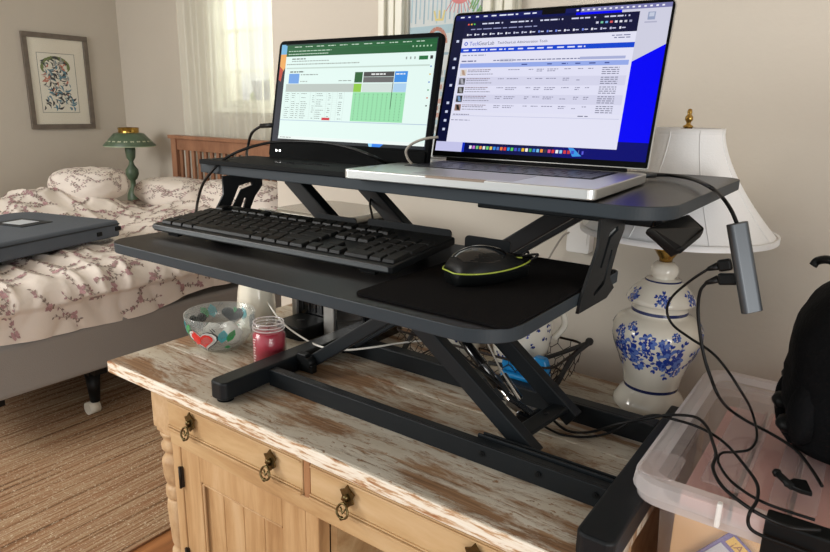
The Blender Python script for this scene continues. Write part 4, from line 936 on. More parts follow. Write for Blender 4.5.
c.dash(.63, .70, .04, .006, (110, 112, 136), rd); c.rect(.075, .715, .79, .718, (190, 192, 220)); c.dash(.08, .705, .08, .006, (120, 120, 146), rd, .01); c.dash(.075, .745, .09, .006, (150, 150, 176), rd)
c.f = None
c.rect(.91, .055, .94, .105, (150, 160, 190)); c.rect(.915, .06, .935, .085, (196, 202, 220)); c.rect(.90, .115, .95, .124, (176, 176, 200))
dock = [(236, 236, 240), (200, 120, 220), (120, 200, 120), (230, 150, 80), (230, 230, 232), (120, 210, 120), (236, 200, 90), (60, 140, 230), (80, 120, 200), (230, 120, 60), (220, 60, 60), (40, 150, 230), (90, 200, 90), (80, 80, 200), (40, 100, 180), (240, 190, 40), (250, 240, 240), (70, 170, 90), (60, 130, 220), (120, 190, 230), (240, 150, 60), (60, 60, 66), (220, 80, 140), (220, 60, 60), (240, 240, 244), (140, 200, 240), (210, 60, 70), (200, 60, 60), (60, 80, 200)]
for i, q in enumerate(dock): x = .185 + i * .0178; c.rect(x, .952, x + .0125, .974, q)
c.rect(.715, .945, .717, .98, (120, 130, 180)); c.rect(.73, .952, .738, .974, (90, 90, 220))
c.done('display', bz)

# ================================================================== big blue and white lamp
LXc, LYc = -.287, 1.196
bl = thing('table_lamp', 'large lamp with a blue flowered white ceramic base and white bell shade', 'lamp', (LXc, LYc, ZT))
prof = [(0, 0), (.060, 0), (.0655, .006), (.064, .016), (.055, .030), (.049, .038), (.0485, .041), (.049, .047), (.054, .072), (.064, .100), (.0735, .122), (.079, .142), (.0795, .158), (.072, .174), (.057, .183), (.050, .186), (.0495, .189), (.0495, .195), (.0485, .203), (.058, .207), (.0615, .211), (.059, .217), (.049, .232), (.037, .244), (.032, .247), (.031, .250), (.019, .251), (.019, .253), (.0235, .259), (.0245, .266), (.022, .275), (.016, .281), (0, .283)]
lmats = [0] * (len(prof) - 1)
for i in (6, 16, 24): lmats[i] = 1
b = MB(); b.lathe(prof, (LXc, LYc, ZT), 64, mats=lmats)
def prad(z):
    for (r0, z0), (r1, z1) in zip(prof, prof[1:]):
        if z1 > z0 and z0 <= z <= z1: return r0 + (r1 - r0) * (z - z0) / (z1 - z0)
    return .03
A0 = math.atan2(-LYc, -LXc)          # side of the lamp that faces the room
def lpet(a, z, L, wd, ang, m, k=[0]):
    """a petal or leaf laid on the glaze: a = angle, z = height above the base"""
    k[0] += 1; off = .0004 + (k[0] % 40) * 1.2e-5; ca, sa = math.cos(ang), math.sin(ang); P = []
    for (s, t) in ((0, 0), (.25, .42), (.6, .5), (.88, .28), (1, 0), (.88, -.28), (.6, -.5), (.25, -.42)):
        dx = ca * s * L - sa * t * wd; dz = sa * s * L + ca * t * wd; R0 = prad(z)
        zz = z + dz; aa = a + dx / max(R0, .02); R1 = prad(zz) + off; P.append(b.v((LXc + math.cos(aa) * R1, LYc + math.sin(aa) * R1, ZT + zz)))
    b.face([P[0], P[1], P[7]], m); b.face([P[1], P[2], P[6], P[7]], m); b.face([P[2], P[3], P[5], P[6]], m); b.face([P[3], P[4], P[5]], m)
rr = random.Random(9)
def rose(a, z, sc_, m0=2):
    for q in range(9): lpet(a, z, .0125 * sc_, .0075 * sc_, q * .698, 2 if q % 2 else 3)
    for q in range(7): lpet(a, z, .0095 * sc_, .0050 * sc_, q * .9 + .3, 0 if q % 2 else 3)
    for q in range(6): lpet(a, z, .0065 * sc_, .0036 * sc_, q * 1.05 + .1, 2)
    for q in range(4): lpet(a, z, .0036 * sc_, .0026 * sc_, q * 1.57, 0 if q % 2 else 2)
def leafy(a, z, ang, n, sc_=1):
    x, y = 0, 0
    for k in range(n):
        st = .006 * sc_; lpet(a + x / prad(z + y), z + y, st * 1.2, .0012, ang, 2); x += math.cos(ang) * st; y += math.sin(ang) * st
        ang += rr.uniform(-.35, .35); lpet(a + x / prad(z + y), z + y, .008 * sc_, .0042 * sc_, ang + (1 if k % 2 else -1) * .85, rr.choice([2, 2, 3]))
    lpet(a + x / prad(z + y), z + y, .007 * sc_, .004 * sc_, ang, 2)
for k in range(6):
    a = A0 - .66 + k * 1.05; z = .118 + (0 if k % 2 else .008); rose(a, z, 2.0); rose(a + .26, z - .026, 1.0); rose(a - .20, z + .032, .9); rose(a + .05, z + .045, .7)
    for q in range(11): leafy(a + rr.uniform(-.15, .15), z + rr.uniform(-.012, .016), q * .57 + rr.uniform(-.2, .2), rr.randint(4, 6), 1.1)
rose(A0 - .16, .150, 1.35)
for q in range(3): leafy(A0 - .14, .142, -2.2 + q * .6, 3, 1.0)
for k in range(6):
    a = A0 + .05 + k * 1.05; rose(a, .224, .7); rose(a + .14, .220, .45)
    for q in range(5): leafy(a, .223, q * 1.25, 2, .8)
b.build('ceramic_base', ['ceramic', 'blueline', 'blue', 'blue2'], bl, recalc=False)
b = MB(); b.lathe([(0, .282), (.011, .282), (.012, .288), (.022, .303), (.024, .306), (.018, .307), (.010, .300), (.010, .345), (0, .345)], (LXc, LYc, ZT), 24); b.build('brass_cap', 'brightbrass', bl)
b = MB(); b.lathe([(0, .345), (.013, .345), (.013, .39), (.0, .39)], (LXc, LYc, ZT), 16); b.tube(spline([(LXc + math.cos(a) * rr_, LYc, ZT + z) for a, rr_, z in ((0, .02, .35), (0, .045, .40), (0, .04, .47), (0, .0, .515), (PI, .04, .47), (PI, .045, .40), (PI, .02, .35))]), .0016, 6); b.build('harp', 'brightbrass', bl)
b = MB(); b.lathe([(0, .39), (.012, .39), (.016, .40), (.03, .43), (.028, .45), (.012, .468), (0, .47)], (LXc, LYc, ZT), 20); b.build('bulb', 'white', bl)
zb_, zt_ = ZT + .330, ZT + .515; SX, SY = LXc - .001, LYc + .043
def shr(t): return .060 + (.168 - .060) * (1 - t) ** 1.55
b = MB(); pts = [(shr(i / 14), zb_ + (zt_ - zb_) * i / 14) for i in range(15)]
b.lathe(pts + [(r_ - .0015, z_) for r_, z_ in pts[::-1]] + [pts[0]], (SX, SY, 0), 72); b.build('lamp_shade', 'shade', bl)
b = MB(); b.lathe([(shr(0) + .0012, zb_ - .003), (shr(0) + .0012, zb_ + .007), (shr(0) - .003, zb_ + .007), (shr(0) - .003, zb_ - .003), (shr(0) + .0012, zb_ - .003)], (SX, SY, 0), 72)
b.lathe([(shr(1) + .0012, zt_ - .009), (shr(1) + .0012, zt_ + .001), (shr(1) - .003, zt_ + .001), (shr(1) - .003, zt_ - .009), (shr(1) + .0012, zt_ - .009)], (SX, SY, 0), 72)
for k in range(8):
    a = A0 + .33 + 2 * PI * k / 8; b.tube([(SX + math.cos(a) * shr(i / 14), SY + math.sin(a) * shr(i / 14), zb_ + (zt_ - zb_) * i / 14) for i in range(15)], .0013, 5)
b.build('shade_binding', 'shadetrim', bl)
b = MB()
for k in range(3): a = 2 * PI * k / 3; b.tube([(SX, SY, zt_ - .001), (SX + math.cos(a) * .060, SY + math.sin(a) * .060, zt_ - .004)], .0015, 6)
b.build('shade_spider', 'brightbrass', bl)
b = MB(); b.lathe([(0, zt_), (.007, zt_), (.009, zt_ + .004), (.004, zt_ + .007), (.0035, zt_ + .010), (.0068, zt_ + .015), (.0065, zt_ + .02), (.0035, zt_ + .024), (.0045, zt_ + .028), (.003, zt_ + .033), (0, zt_ + .034)], (SX, SY, 0), 16); b.build('finial', 'brightbrass', bl)

# ================================================================== translucent storage box on a low wooden stand
BXa, BXb, BYa, BYb, ZL = -.204, .235, .785, 1.262, .862
st = thing('side_stand', 'low wooden stand under the translucent storage box', 'stand', (.02, 1.02, 0))
b = MB(); b.box((-.165, .80, .46), (.22, 1.25, .485)); b.build('tabletop', 'cherry', st, bevel=.003)
for x in (-.15, .205):
    for y in (.82, 1.23): b = MB(); b.box((x - .018, y - .018, 0), (x + .018, y + .018, .46)); b.build('leg', 'cherry', st)
sb = thing('storage_box', 'large translucent plastic storage box with a clip lid, right of the cabinet', 'storage box', (.02, 1.02, .486))
b = MB()
def ring_wall(z0, z1, i0, i1, rad0, th, m=0):
    A = rrect(BXa + i0, BYa + i0, BXb - i0, BYb - i0, rad0, 6, z0); Bq = rrect(BXa + i1, BYa + i1, BXb - i1, BYb - i1, rad0, 6, z1); n = len(A)
    va = [b.v(p) for p in A]; vb = [b.v(p) for p in Bq]
    for k in range(n): b.face([va[k], va[(k + 1) % n], vb[(k + 1) % n], vb[k]], m, True)
    return va, vb
va, vb = ring_wall(.487, ZL - .037, .050, .032, .03, 0); b.face(va[::-1])
ring_wall(ZL - .037, ZL - .036, .032, .006, .035, 0, 1); ring_wall(ZL - .036, ZL - .024, .006, .003, .04, 0, 1)
b.build('body', ['boxplastic', 'rimplastic'], sb)
b = MB()
ring_wall(ZL - .022, ZL - .004, .0, .002, .04, 0, 1); ring_wall(ZL - .004, ZL, .002, .008, .038, 0, 1); ring_wall(ZL, ZL, .008, .022, .034, 0, 1); ring_wall(ZL, ZL - .011, .022, .027, .03, 0, 1); va, vb = ring_wall(ZL - .011, ZL - .011, .027, .03, .03, 0)
b.face(vb)
b.build('lid', ['lidplastic', 'rimplastic'], sb)
for i, x in enumerate((-.10, -.02, .06, .14)):
    b = MB(); b.prism(rrect(x - .026, BYa + .06, x + .026, BYb - .06, .006, 4, ZL - .0105), (0, 0, .0035)); b.build('lid_rib', 'lidplastic', sb, bevel=.001)
b = MB(); b.prism(rrect(BXa + .008, BYa + .012, BXa + .055, BYa + .085, .01, 4, ZL + .0005), (0, 0, .003)); b.build('corner_tab', 'lidplastic', sb, bevel=.001)
b = MB(); b.box((-.094, BYa - .004, ZL - .030), (-.088, BYa + .006, ZL + .003)); b.build('moulded_bar', 'white', sb, bevel=.002)
b = MB(); b.prism([(x, y, z) for x, y, z in ((-.042, BYa - .006, ZL - .050), (.11, BYa - .006, ZL - .050), (.11, BYa - .006, ZL + .004), (-.042, BYa - .006, ZL + .004))], (0, .0055, 0)); b.box((-.042, BYa - .006, ZL + .0005), (.11, BYa + .022, ZL + .005)); b.build('latch', 'black', sb, bevel=.003, label='black clip latch')
# contents
b = MB(); b.box((-.149, .838, .49), (.175, .850, .800)); o = b.build('cardboard_sheet', 'tan', bevel=.001); settle(o, (0, .844, .49)); tag(o, 'tan cardboard sheet standing inside the front of the storage box', 'cardboard')
for i in range(5):
    x = -.149 + i * .065; b = MB(); b.box((x, .858, .49), (x + .056, 1.20, .818 + (i % 3) * .006)); b.box((x + .0565, .858, .49), (x + .0595, 1.20, .825 + (i % 2) * .004), 1)
    o = b.build('file_folder', ['pinkcloth', 'pinkdark'], bevel=.002); settle(o, (x + .028, 1.03, .49))
    tag(o, ['pink folder bundle at the left end inside the storage box', 'pink folder bundle second from the left inside the storage box', 'pink folder bundle in the middle of the storage box', 'pink folder bundle fourth from the left, under the backpack edge', 'pink folder bundle at the right end, under the backpack'][i], 'folder', 'pink folder bundles inside the storage box')
bkx = at(731, 533, y=.826); bk = thing('boxed_card_set', 'violet edged card with a yellow lettered strip, leaning inside the box front', 'card', (bkx.x, .826, bkx.z - .2))
th_ = math.radians(-37); ux = Vector((math.cos(th_), 0, math.sin(th_))); uz = Vector((-math.sin(th_), 0, math.cos(th_))); TC = Matrix(((ux.x, 0, uz.x, bkx.x), (0, 1, 0, .829), (ux.z, 0, uz.z, bkx.z), (0, 0, 0, 1)))
b = MB(); b.T = TC; b.box((0, 0, -.15), (.13, .004, 0)); b.build('card', 'violet', bk, bevel=.0008)
b = MB(); b.T = TC; b.box((.006, -.0008, -.016), (.125, 0, -.002)); q_ = b.build('strip', 'yellow', bk, label='yellow lettered strip')
b = MB(); b.T = TC; b.box((.004, -.0008, -.14), (.12, 0, -.022)); b.build('picture_panel', 'palecard', bk)
vs, fs = text_faces('\u00a1Aessay!', .015)
b = MB(); b.T = TC; V_ = [b.v((.012 + v.x, -.0012, -.0135 + v.y)) for v in vs]
for q in fs: b.face([V_[i] for i in q])
b.build('lettering', 'brownink', q_, recalc=False)

# ================================================================== black backpack on the lid
bp = thing('backpack', 'bulging black nylon backpack standing on the storage box lid', 'backpack', (.08, 1.07, ZL))
b = MB(); n, sg = 26, 40; R_ = []; bc = Vector((.064, 1.06, ZL + .002)); HB = .262
for i in range(n + 1):
    t = i / n; z = HB * t; q = (1 - max(0, (t - .5) / .5) ** 3) ** .5 * (.86 + .14 * min(1, t / .25)) if t < 1 else 0.02; ring = []
    for k in range(sg):
        a = 2 * PI * k / sg; ca, sa = math.cos(a), math.sin(a); e = .7
        x = .130 * q * math.copysign(abs(ca) ** e, ca); y = .105 * q * math.copysign(abs(sa) ** e, sa); p = Vector((x, y, z))
        w_ = 1 + .05 * noise.noise(p * 16 + Vector((3, 1, 2))) + .03 * noise.noise(p * 40) if 0 < i < n else 1
        ring.append(b.v(bc + Vector((x * w_, y * w_, z))))
    R_.append(ring)
for i in range(n):
    for k in range(sg): b.face([R_[i][k], R_[i][(k + 1) % sg], R_[i + 1][(k + 1) % sg], R_[i + 1][k]], 0, True)
b.face(R_[0][::-1]); b.face(R_[-1]); b.build('main_pocket', 'backpack', bp)
b = MB(); b.sphere((-.030, .99, ZL + .062), .022, .03, .05, seg=16, fn=lambda q: 1 + .15 * noise.noise(q * 4)); b.build('side_pocket', 'backpack', bp)
b = MB(); b.tube(spline([(-.044, 1.12, ZL + .09), (-.066, 1.09, ZL + .055), (-.060, 1.05, ZL + .02), (-.04, 1.0, ZL + .012)]), [.012 - .0002 * i for i in range(31)], 8); b.build('shoulder_strap', 'backpack', bp)
for p in ((-.060, 1.10, ZL + .075), (-.064, 1.06, ZL + .045), (-.050, 1.0, ZL + .035)): b = MB(); b.sphere(p, .014, .02, .012, seg=12, fn=lambda q: 1 + .2 * noise.noise(q * 3)); b.build('strap_buckle', 'black', bp)
b = MB(); b.tube([at(777, 473, z=ZL + .012), at(792, 487, z=ZL + .012)], .0045, 8); b.sphere(at(777, 473, z=ZL + .012), .006, seg=8); b.build('zip_pull', 'black', bp)
b = MB(); b.prism([at(783, 486, z=ZL + .008), at(800, 494, z=ZL + .008), at(812, 497, z=ZL + .008), at(806, 484, z=ZL + .008), at(793, 482, z=ZL + .008)], (0, 0, .006)); b.build('buckle_clip', 'black', bp, bevel=.001)
hz = ZL + HB - .012
b = MB(); b.tube(spline([(.0, 1.06, hz - .004), (-.035, 1.07, hz + .012), (-.052, 1.08, hz + .008), (-.057, 1.08, hz + .000)]), .006, 8); b.build('grab_handle', 'black', bp)

# ================================================================== small hub hanging from the laptop
h0, h1 = at(737, 223, x=-.155), at(752, 312, x=-.168)
d_ = (h1 - h0).normalized() if (h1 - h0).length > 0 else Vector((0, 0, -1))
h0 = at(737, 223, y=.93); h1 = at(752, 312, y=.93); d_ = (h1 - h0).normalized(); Lh = (h1 - h0).length
sd = d_.cross(Vector((-.57, .78, 0))).normalized(); fd = sd.cross(d_).normalized()
hb_ = thing('usb_hub', 'space grey bar-shaped hub hanging by its cable in front of the lampshade', 'hub', h1)
b = MB(); TT2 = Matrix(((sd.x, fd.x, d_.x, h0.x), (sd.y, fd.y, d_.y, h0.y), (sd.z, fd.z, d_.z, h0.z), (0, 0, 0, 1))); b.T = TT2
b.prism(rrect(-.0135, -.007, .0135, .007, .0068, 8, 0), (0, 0, Lh)); b.build('hub_body', 'hub', hb_, bevel=.001)
P1 = at(641, 175.5, x=-.273)
b = MB(); e1 = at(655, 175, z=ZU + .008); e0 = at(641, 175.5, z=ZU + .008); b.tube([e0, e1], .0042, 10); hp = b.build('connector', 'hub', hb_)
b = MB(); b.tube(spline([e1, at(672, 175.5, z=ZU + .0085), at(692, 179, z=ZU + .010), at(710, 187, z=ZU + .012), at(722, 197, y=.945), at(731, 210, y=.935), h0 + d_ * .001]), .0026, 10); b.build('hub_cable', 'cable', hb_)
for i, (pa, pb, pc_) in enumerate((((732, 264), (718, 266), (708, 269)), ((738, 279), (718, 279), (706, 283)))):
    t_ = thing('usb_plug', ['black plug in the upper side port of the hanging hub, with its thin cable', 'black plug in the lower side port of the hanging hub, with its thicker cable'][i], 'cable', at(*pa, y=.93), 'black cables plugged into the hub')
    q0, q1, q2 = at(*pa, y=.932), at(*pb, y=.932), at(*pc_, y=.932)
    b = MB(); b.bar(q0, q1, .010, .016, (0, 0, 1)); b.build('plug_body', 'black', t_, bevel=.003)
    b = MB(); b.tube([q1, q2], [.0055, .003], 10); b.build('strain_relief', 'cable', t_)
    if i == 0: pts = [q2, at(690, 281, y=.94), at(672, 297, y=.96), at(667, 311, y=.97), at(673, 325, y=.97), at(690, 338, y=.96), at(710, 351, y=.95), at(725, 367, y=.94), at(742, 393, y=.93), at(752, 412, z=ZL + .02), at(757, 436, z=ZL + .006), at(750, 449, z=ZL + .004), at(735, 452, z=ZL + .004), at(722, 453, z=ZL + .005), at(718, 461, z=ZL + .005), at(728, 478, z=ZL + .005), at(745, 492, z=ZL + .005), at(765, 503, z=ZL + .008), at(790, 512, z=ZL + .009), at(815, 520, z=ZL + .008)]
    else: pts = [q2, at(700, 292, y=.935), at(698, 312, y=.94), at(701, 340, y=.94), at(705, 360, y=.94), at(711, 378, y=.935), at(718, 395, y=.93), at(728, 408, z=ZL + .03), at(745, 420, z=ZL + .008), at(768, 432, z=ZL + .004), at(788, 444, z=ZL + .004), at(800, 454, z=ZL + .004), at(812, 470, z=ZL + .004), at(822, 486, z=ZL + .004)]
    b = MB(); b.tube(spline(pts, 8), .0019 if i == 0 else .0023, 8); b.build('cord', 'cable', t_)
zc = ZL + .0105
cable('power_cable', [at(540, 424, z=ZT + .03), at(560, 434, z=ZT + .004), at(585, 437, z=ZT + .004), at(612, 432, z=ZT + .02), at(634, 420, z=ZT + .05), at(655, 415, z=ZL - .01), at(672, 419, z=ZL + .006), at(693, 425, z=zc - .004), at(712, 434, z=zc - .004), at(728, 446, z=zc), at(745, 466, z=zc), at(757, 484, z=zc), at(757, 500, z=zc), at(750, 512, z=zc), at(748, 522, y=BYa - .010), at(752, 530, y=BYa - .012), at(765, 537, y=BYa - .012), at(790, 546, y=BYa - .012), at(815, 556, y=BYa - .012)], .0021, 'cable', 'black cable running from the riser over the box lid and down past its latch')
cable('power_cable', [at(545, 412, z=ZT + .05), at(566, 430, z=ZT + .012), at(590, 432, z=ZT + .010), at(618, 424, z=ZT + .05), at(650, 418, z=ZL - .01), at(670, 415, z=ZL + .008), at(695, 417, z=zc), at(707, 427, z=zc), at(712, 440, z=zc), at(716, 455, z=zc + .004), at(713, 468, z=zc + .003), at(722, 486, z=zc), at(742, 503, z=zc), at(763, 516, z=zc), at(790, 527, z=zc + .002), at(820, 530, z=zc)], .0023, 'cable', 'black cable looping across the left of the box lid and under the others')

# ================================================================== other cables
cable('screen_cable', [at(272, 125, y=.865), at(262, 126, y=.868), at(252, 133, y=.87), at(248, 146, y=.88), at(247, 156, z=ZU + .004), at(252, 158, z=ZU + .004)], .0028, 'cable', 'black cable plugged into the left edge of the spreadsheet screen')
b = MB(); b.tube([at(276, 125, y=.862), at(261, 126, y=.866)], .0045, 8); o = b.build('cable_plug', 'black'); settle(o, at(270, 125, y=.864)); tag(o, 'small black plug at the left edge of the spreadsheet screen', 'plug')
cable('flat_cable', [at(196, 213, z=ZK + .01), at(198, 200, y=.72), at(203, 184, y=.71), at(213, 170, y=.704), at(226, 158, z=ZU + .011), at(245, 149, y=.745), at(268, 143, y=.775), at(295, 141.5, y=.79), at(325, 143, y=.79), at(350, 148, y=.785), at(372, 156, y=.77), at(385, 163, z=ZU + .012)], .0024, 'cable', 'black cable arching across in front of the spreadsheet screen and down the left end')
cable('grey_cable', [at(438, 137, y=.835), at(424, 139, y=.828), at(412, 144, y=.822), at(406, 151, y=.818), at(408, 159, y=.818), at(412, 164, y=.82)], .0020, 'greycable', 'short grey cable looping between the two screens')
cable('hanging_cable', [at(384, 187, y=1.02), at(374, 194, y=1.0), at(370, 203, y=.98), at(372, 215, y=.95), at(374, 226, y=.9)], .0022, 'cable', 'short black cable hanging from under the upper deck behind the keyboard')
cable('white_cable', [at(262, 290, y=1.05), at(270, 306, y=1.04), at(284, 324, y=1.02), at(303, 338, y=1.0), at(322, 347, z=ZT + .055), at(345, 350, z=ZT + .055), at(375, 347, z=ZT + .055), at(400, 343, z=ZT + .05), at(425, 341, z=ZT + .05), at(440, 345, z=ZT + .045)], .0021, 'whitecable', 'white cable running from the cream pitcher across the rear rail', n=8)

# ================================================================== bowl, candle jar, pitcher, coffee maker
bw = thing('glass_bowl', 'clear glass bowl painted with red hearts and teal leaves, left of the red candle', 'bowl', (-1.162, .886, ZT))
BP = [(.034, .0), (.040, .002), (.056, .016), (.070, .036), (.077, .058), (.0795, .085)]
b = MB(); b.lathe([(0, .0)] + BP + [(.0780, .0865), (.0765, .085), (.074, .058), (.067, .037), (.053, .018), (.036, .006), (0, .006)], (-1.162, .886, ZT), 48)
def bowlr(z):
    for (r0, z0), (r1, z1) in zip(BP, BP[1:]):
        if z0 <= z <= z1: return r0 + (r1 - r0) * (z - z0) / (z1 - z0)
    return .079 if z > .05 else .036
b.build('glass_shell', 'bowlglass', bw)
b = MB(); A0b = math.atan2(-.886, 1.162)
def bpaint(a, z, pts, m, off=.0006):
    vs = []
    for p, q in pts:
        R0 = bowlr(z + q) + off; aa = a + p / .07; vs.append(b.v((-1.162 + math.cos(aa) * R0, .886 + math.sin(aa) * R0, ZT + z + q)))
    b.face(vs, m)
hrt = [(.016 * math.sin(t) ** 3, .013 * (13 * math.cos(t) - 5 * math.cos(2 * t) - 2 * math.cos(3 * t) - math.cos(4 * t)) / 16) for t in [2 * PI * k / 22 for k in range(22)]]
lf = lambda L, wd, an: [(math.cos(an) * s * L - math.sin(an) * t * wd, math.sin(an) * s * L + math.cos(an) * t * wd) for s, t in ((0, 0), (.3, .5), (.7, .45), (1, 0), (.7, -.45), (.3, -.5))]
for k, (da, z, w_) in enumerate(((-.62, .040, 1.65), (2.7, .055, 1.2), (1.7, .05, 1.2), (-2.0, .05, 1.2), (3.9, .05, 1.1))):
    a = A0b + da
    bpaint(a, z, [(p * 1.45 * w_, q * 1.45 * w_) for p, q in hrt], 3, .0004); bpaint(a, z, [(p * 1.3 * w_, q * 1.3 * w_) for p, q in hrt], 4, .0005); bpaint(a, z, [(p * w_, q * w_) for p, q in hrt], 0, .0007)
    for q in range(5): bpaint(a - .02, z, lf(.017 * w_, .0055 * w_, 2.2 + q * .38), 0, .0008)
    bpaint(a + .62, z - .006, lf(.034, .019, 1.4), 1); bpaint(a + .80, z - .004, lf(.032, .016, 1.1), 2); bpaint(a + .72, z - .018, lf(.016, .009, -.2), 2)
    bpaint(a + .42, z + .020, lf(.014, .0016, 2.2), 3); bpaint(a + .48, z + .022, lf(.014, .0016, 2.2), 3)
M['frostpaint'] = mat('frosted_paint', (226, 224, 220), .6)
b.build('painted_pattern', ['red', 'teal', 'green', 'inkblack', 'frostpaint'], bw, recalc=False)
for i, (dx, dy, dz, q) in enumerate(((-.018, -.008, .032, .026), (.024, .012, .034, .024), (-.005, .028, .036, .020))):
    b = MB(); b.sphere((-1.162 + dx, .886 + dy, ZT + dz), q, q * .9, q * .9, seg=18, fn=lambda v, s_=i: 1 + .22 * noise.noise(v * 2.4 + Vector((s_ * 7, 0, 0)))); o = b.build('paper_wad', 'white'); settle(o, (-1.162 + dx, .886 + dy, ZT + dz - q))
    tag(o, ['crumpled white paper at the left inside the painted bowl', 'crumpled white paper at the right inside the painted bowl', 'crumpled white paper at the back inside the painted bowl'][i], 'paper', 'white paper wads in the painted bowl')
cj = thing('candle_jar', 'dark red candle in a clear screw-neck jar, between the bowl and the riser foot', 'candle', (-1.008, .893, ZT))
c_ = (-1.008, .893, ZT)
b = MB(); b.lathe([(0, .004), (.0345, .004), (.0345, .066), (.030, .070), (.029, .072), (0, .072)], c_, 40); b.build('wax', 'waxred', cj)
b = MB(); b.lathe([(0, 0), (.034, 0), (.0365, .003), (.0368, .064), (.034, .071), (.0322, .073), (.0322, .076), (.0338, .078), (.0322, .080), (.0322, .083), (.0338, .085), (.0322, .087), (.0325, .093), (.031, .0935), (.0305, .092), (.0305, .074)], c_, 44); b.build('jar_glass', 'glass', cj)
b = MB(); b.tube([(c_[0], c_[1], ZT + .072), (c_[0] + .001, c_[1], ZT + .080)], .0009, 6); b.build('wick', 'inkblack', cj)
b = MB()
for z in (.079, .086): b.tube([(c_[0] + math.cos(2 * PI * k / 36) * .0335, c_[1] + math.sin(2 * PI * k / 36) * .0335, ZT + z) for k in range(36)], .0011, 6, closed=True)
b.tube([(c_[0] + math.cos(2 * PI * k / 36) * .0318, c_[1] + math.sin(2 * PI * k / 36) * .0318, ZT + .0937) for k in range(36)], .0014, 6, closed=True); b.build('screw_neck', 'rimplastic', cj)
b = MB()
for k in range(9): a = A0b - 1.15; b.box((0, 0, 0), (0, 0, 0)) if False else b.poly([(c_[0] + math.cos(a + u) * .0371, c_[1] + math.sin(a + u) * .0371, ZT + .012 + k * .006 + w_) for u, w_ in ((0, 0), (.12 + .05 * (k % 3), 0), (.12 + .05 * (k % 3), .002), (0, .002))])
b.build('label_print', 'white', cj, recalc=False)
pt = thing('ceramic_pitcher', 'cream ceramic pitcher behind the painted bowl', 'pitcher', (-1.222, 1.045, ZT))
b = MB(); b.lathe([(0, 0), (.040, 0), (.044, .006), (.048, .05), (.044, .09), (.038, .12), (.040, .145), (.044, .16), (.042, .161), (.037, .145), (.035, .12), (.04, .09), (.044, .05), (.03, .008), (0, .008)], (-1.222, 1.045, ZT), 40, wob=lambda a, z: 1 + .02 * math.sin(a * 10) * (1 if z < .12 else .3)); b.build('vessel', 'cream', pt)
b = MB(); b.tube(spline([(-1.235, 1.083, ZT + .14), (-1.248, 1.118, ZT + .125), (-1.25, 1.122, ZT + .08), (-1.237, 1.087, ZT + .035)]), .006, 8); b.build('handle', 'cream', pt)

cm = thing('coffee_maker', 'black and silver capsule coffee maker behind the candle, its lid showing above the tray', 'coffee maker', (-1.0, 1.15, ZT))
b = MB(); b.prism(rrect(-1.163, 1.118, -.90, 1.245, .02, 5, ZT), (0, 0, .255)); b.build('body', 'blackgloss', cm, bevel=.003)
b = MB(); b.prism(rrect(-1.135, 1.02, -1.035, 1.116, .022, 6, ZT), (0, 0, .034)); q = b.build('drip_tray', 'black', cm, bevel=.003)
b = MB(); b.lathe([(0, .0345), (.010, .0345), (.010, .0352), (0, .0352)], (-1.085, 1.065, ZT), 20); b.build('drain_hole', 'inkblack', q)
b = MB(); b.prism(rrect(-1.030, 1.085, -.995, 1.117, .004, 3, ZT), (0, 0, .22)); b.build('column', 'silvermachine', cm, bevel=.002, label='silver column')
b = MB(); b.prism(rrect(-1.160, 1.108, -1.143, 1.117, .002, 3, ZT + .001), (0, 0, .19)); b.build('column', 'silvermachine', cm, label='narrow silver strip')
for i in range(4): x = -1.13 + i * .022; b = MB(); b.box((x, 1.115, ZT + .04), (x + .002, 1.126, ZT + .22)); b.build('groove', 'inkblack', cm)
b = MB(); b.prism(rrect(-.985, 1.075, -.885, 1.117, .01, 4, ZT), (0, 0, .23)); b.build('water_tank', 'blackgloss', cm, bevel=.003)
b = MB(); b.prism(rrect(-1.165, 1.03, -.91, 1.25, .03, 6, ZT + .235), (0, 0, .055)); b.build('brew_head', 'black', cm, bevel=.006)
b = MB(); b.prism(rrect(-1.16, 1.035, -.915, 1.245, .05, 8, ZT + .2905), (0, 0, .016)); q = b.build('lid', 'greylid', cm, bevel=.008, seg=4)
b = MB(); b.tube(spline([(-1.15, 1.06, ZT + .296), (-1.165, 1.02, ZT + .303), (-1.135, 1.01, ZT + .301)]), .0045, 8); b.build('lid_handle', 'chrome', q)

# ================================================================== wire basket with crockery behind the riser
wb = thing('wire_basket', 'rusty black wire basket with wrapped handles behind the riser', 'basket', (-.60, 1.16, ZT))
gx0, gx1, gy0, gy1, gz0, gz1 = -.79, -.455, 1.075, 1.250, ZT + .004, ZT + .072
b = MB()
def loop(z, o_, rad): b.tube(rrect(gx0 - o_, gy0 - o_ * .3, gx1 + o_, gy1 + o_ * .15, .03, 5, z), rad, 6, closed=True)
loop(gz0, -.02, .002); loop(gz1, .018, .0026); b.build('rim_wire', 'wire', wb)
b = MB()
def hexrow(p0, p1, z0, z1, off):
    p0, p1 = Vector(p0), Vector(p1); L = (p1 - p0).length; n = int(L / .026); dz = (z1 - z0) / 3
    for i in range(n):
        for j in range(3):
            a = p0 + (p1 - p0) * ((i + (.5 if j % 2 else 0)) / n); c0 = p0 + (p1 - p0) * min(1, (i + .5 + (.5 if j % 2 else 0)) / n); z = z0 + j * dz
            o_ = off * (z - z0) / (z1 - z0); o2 = off * (z + dz - z0) / (z1 - z0)
            b.tube([a + Vector((0, 0, z)) + o_, Vector((0, 0, z + dz * .5)) + c0 + (o_ + o2) / 2, Vector((0, 0, z + dz)) + c0 + o2], .0009, 4)
            e = p0 + (p1 - p0) * min(1, (i + 1 + (.5 if j % 2 else 0)) / n); b.tube([c0 + Vector((0, 0, z + dz * .5)) + (o_ + o2) / 2, e + Vector((0, 0, z)) + o_], .0009, 4)
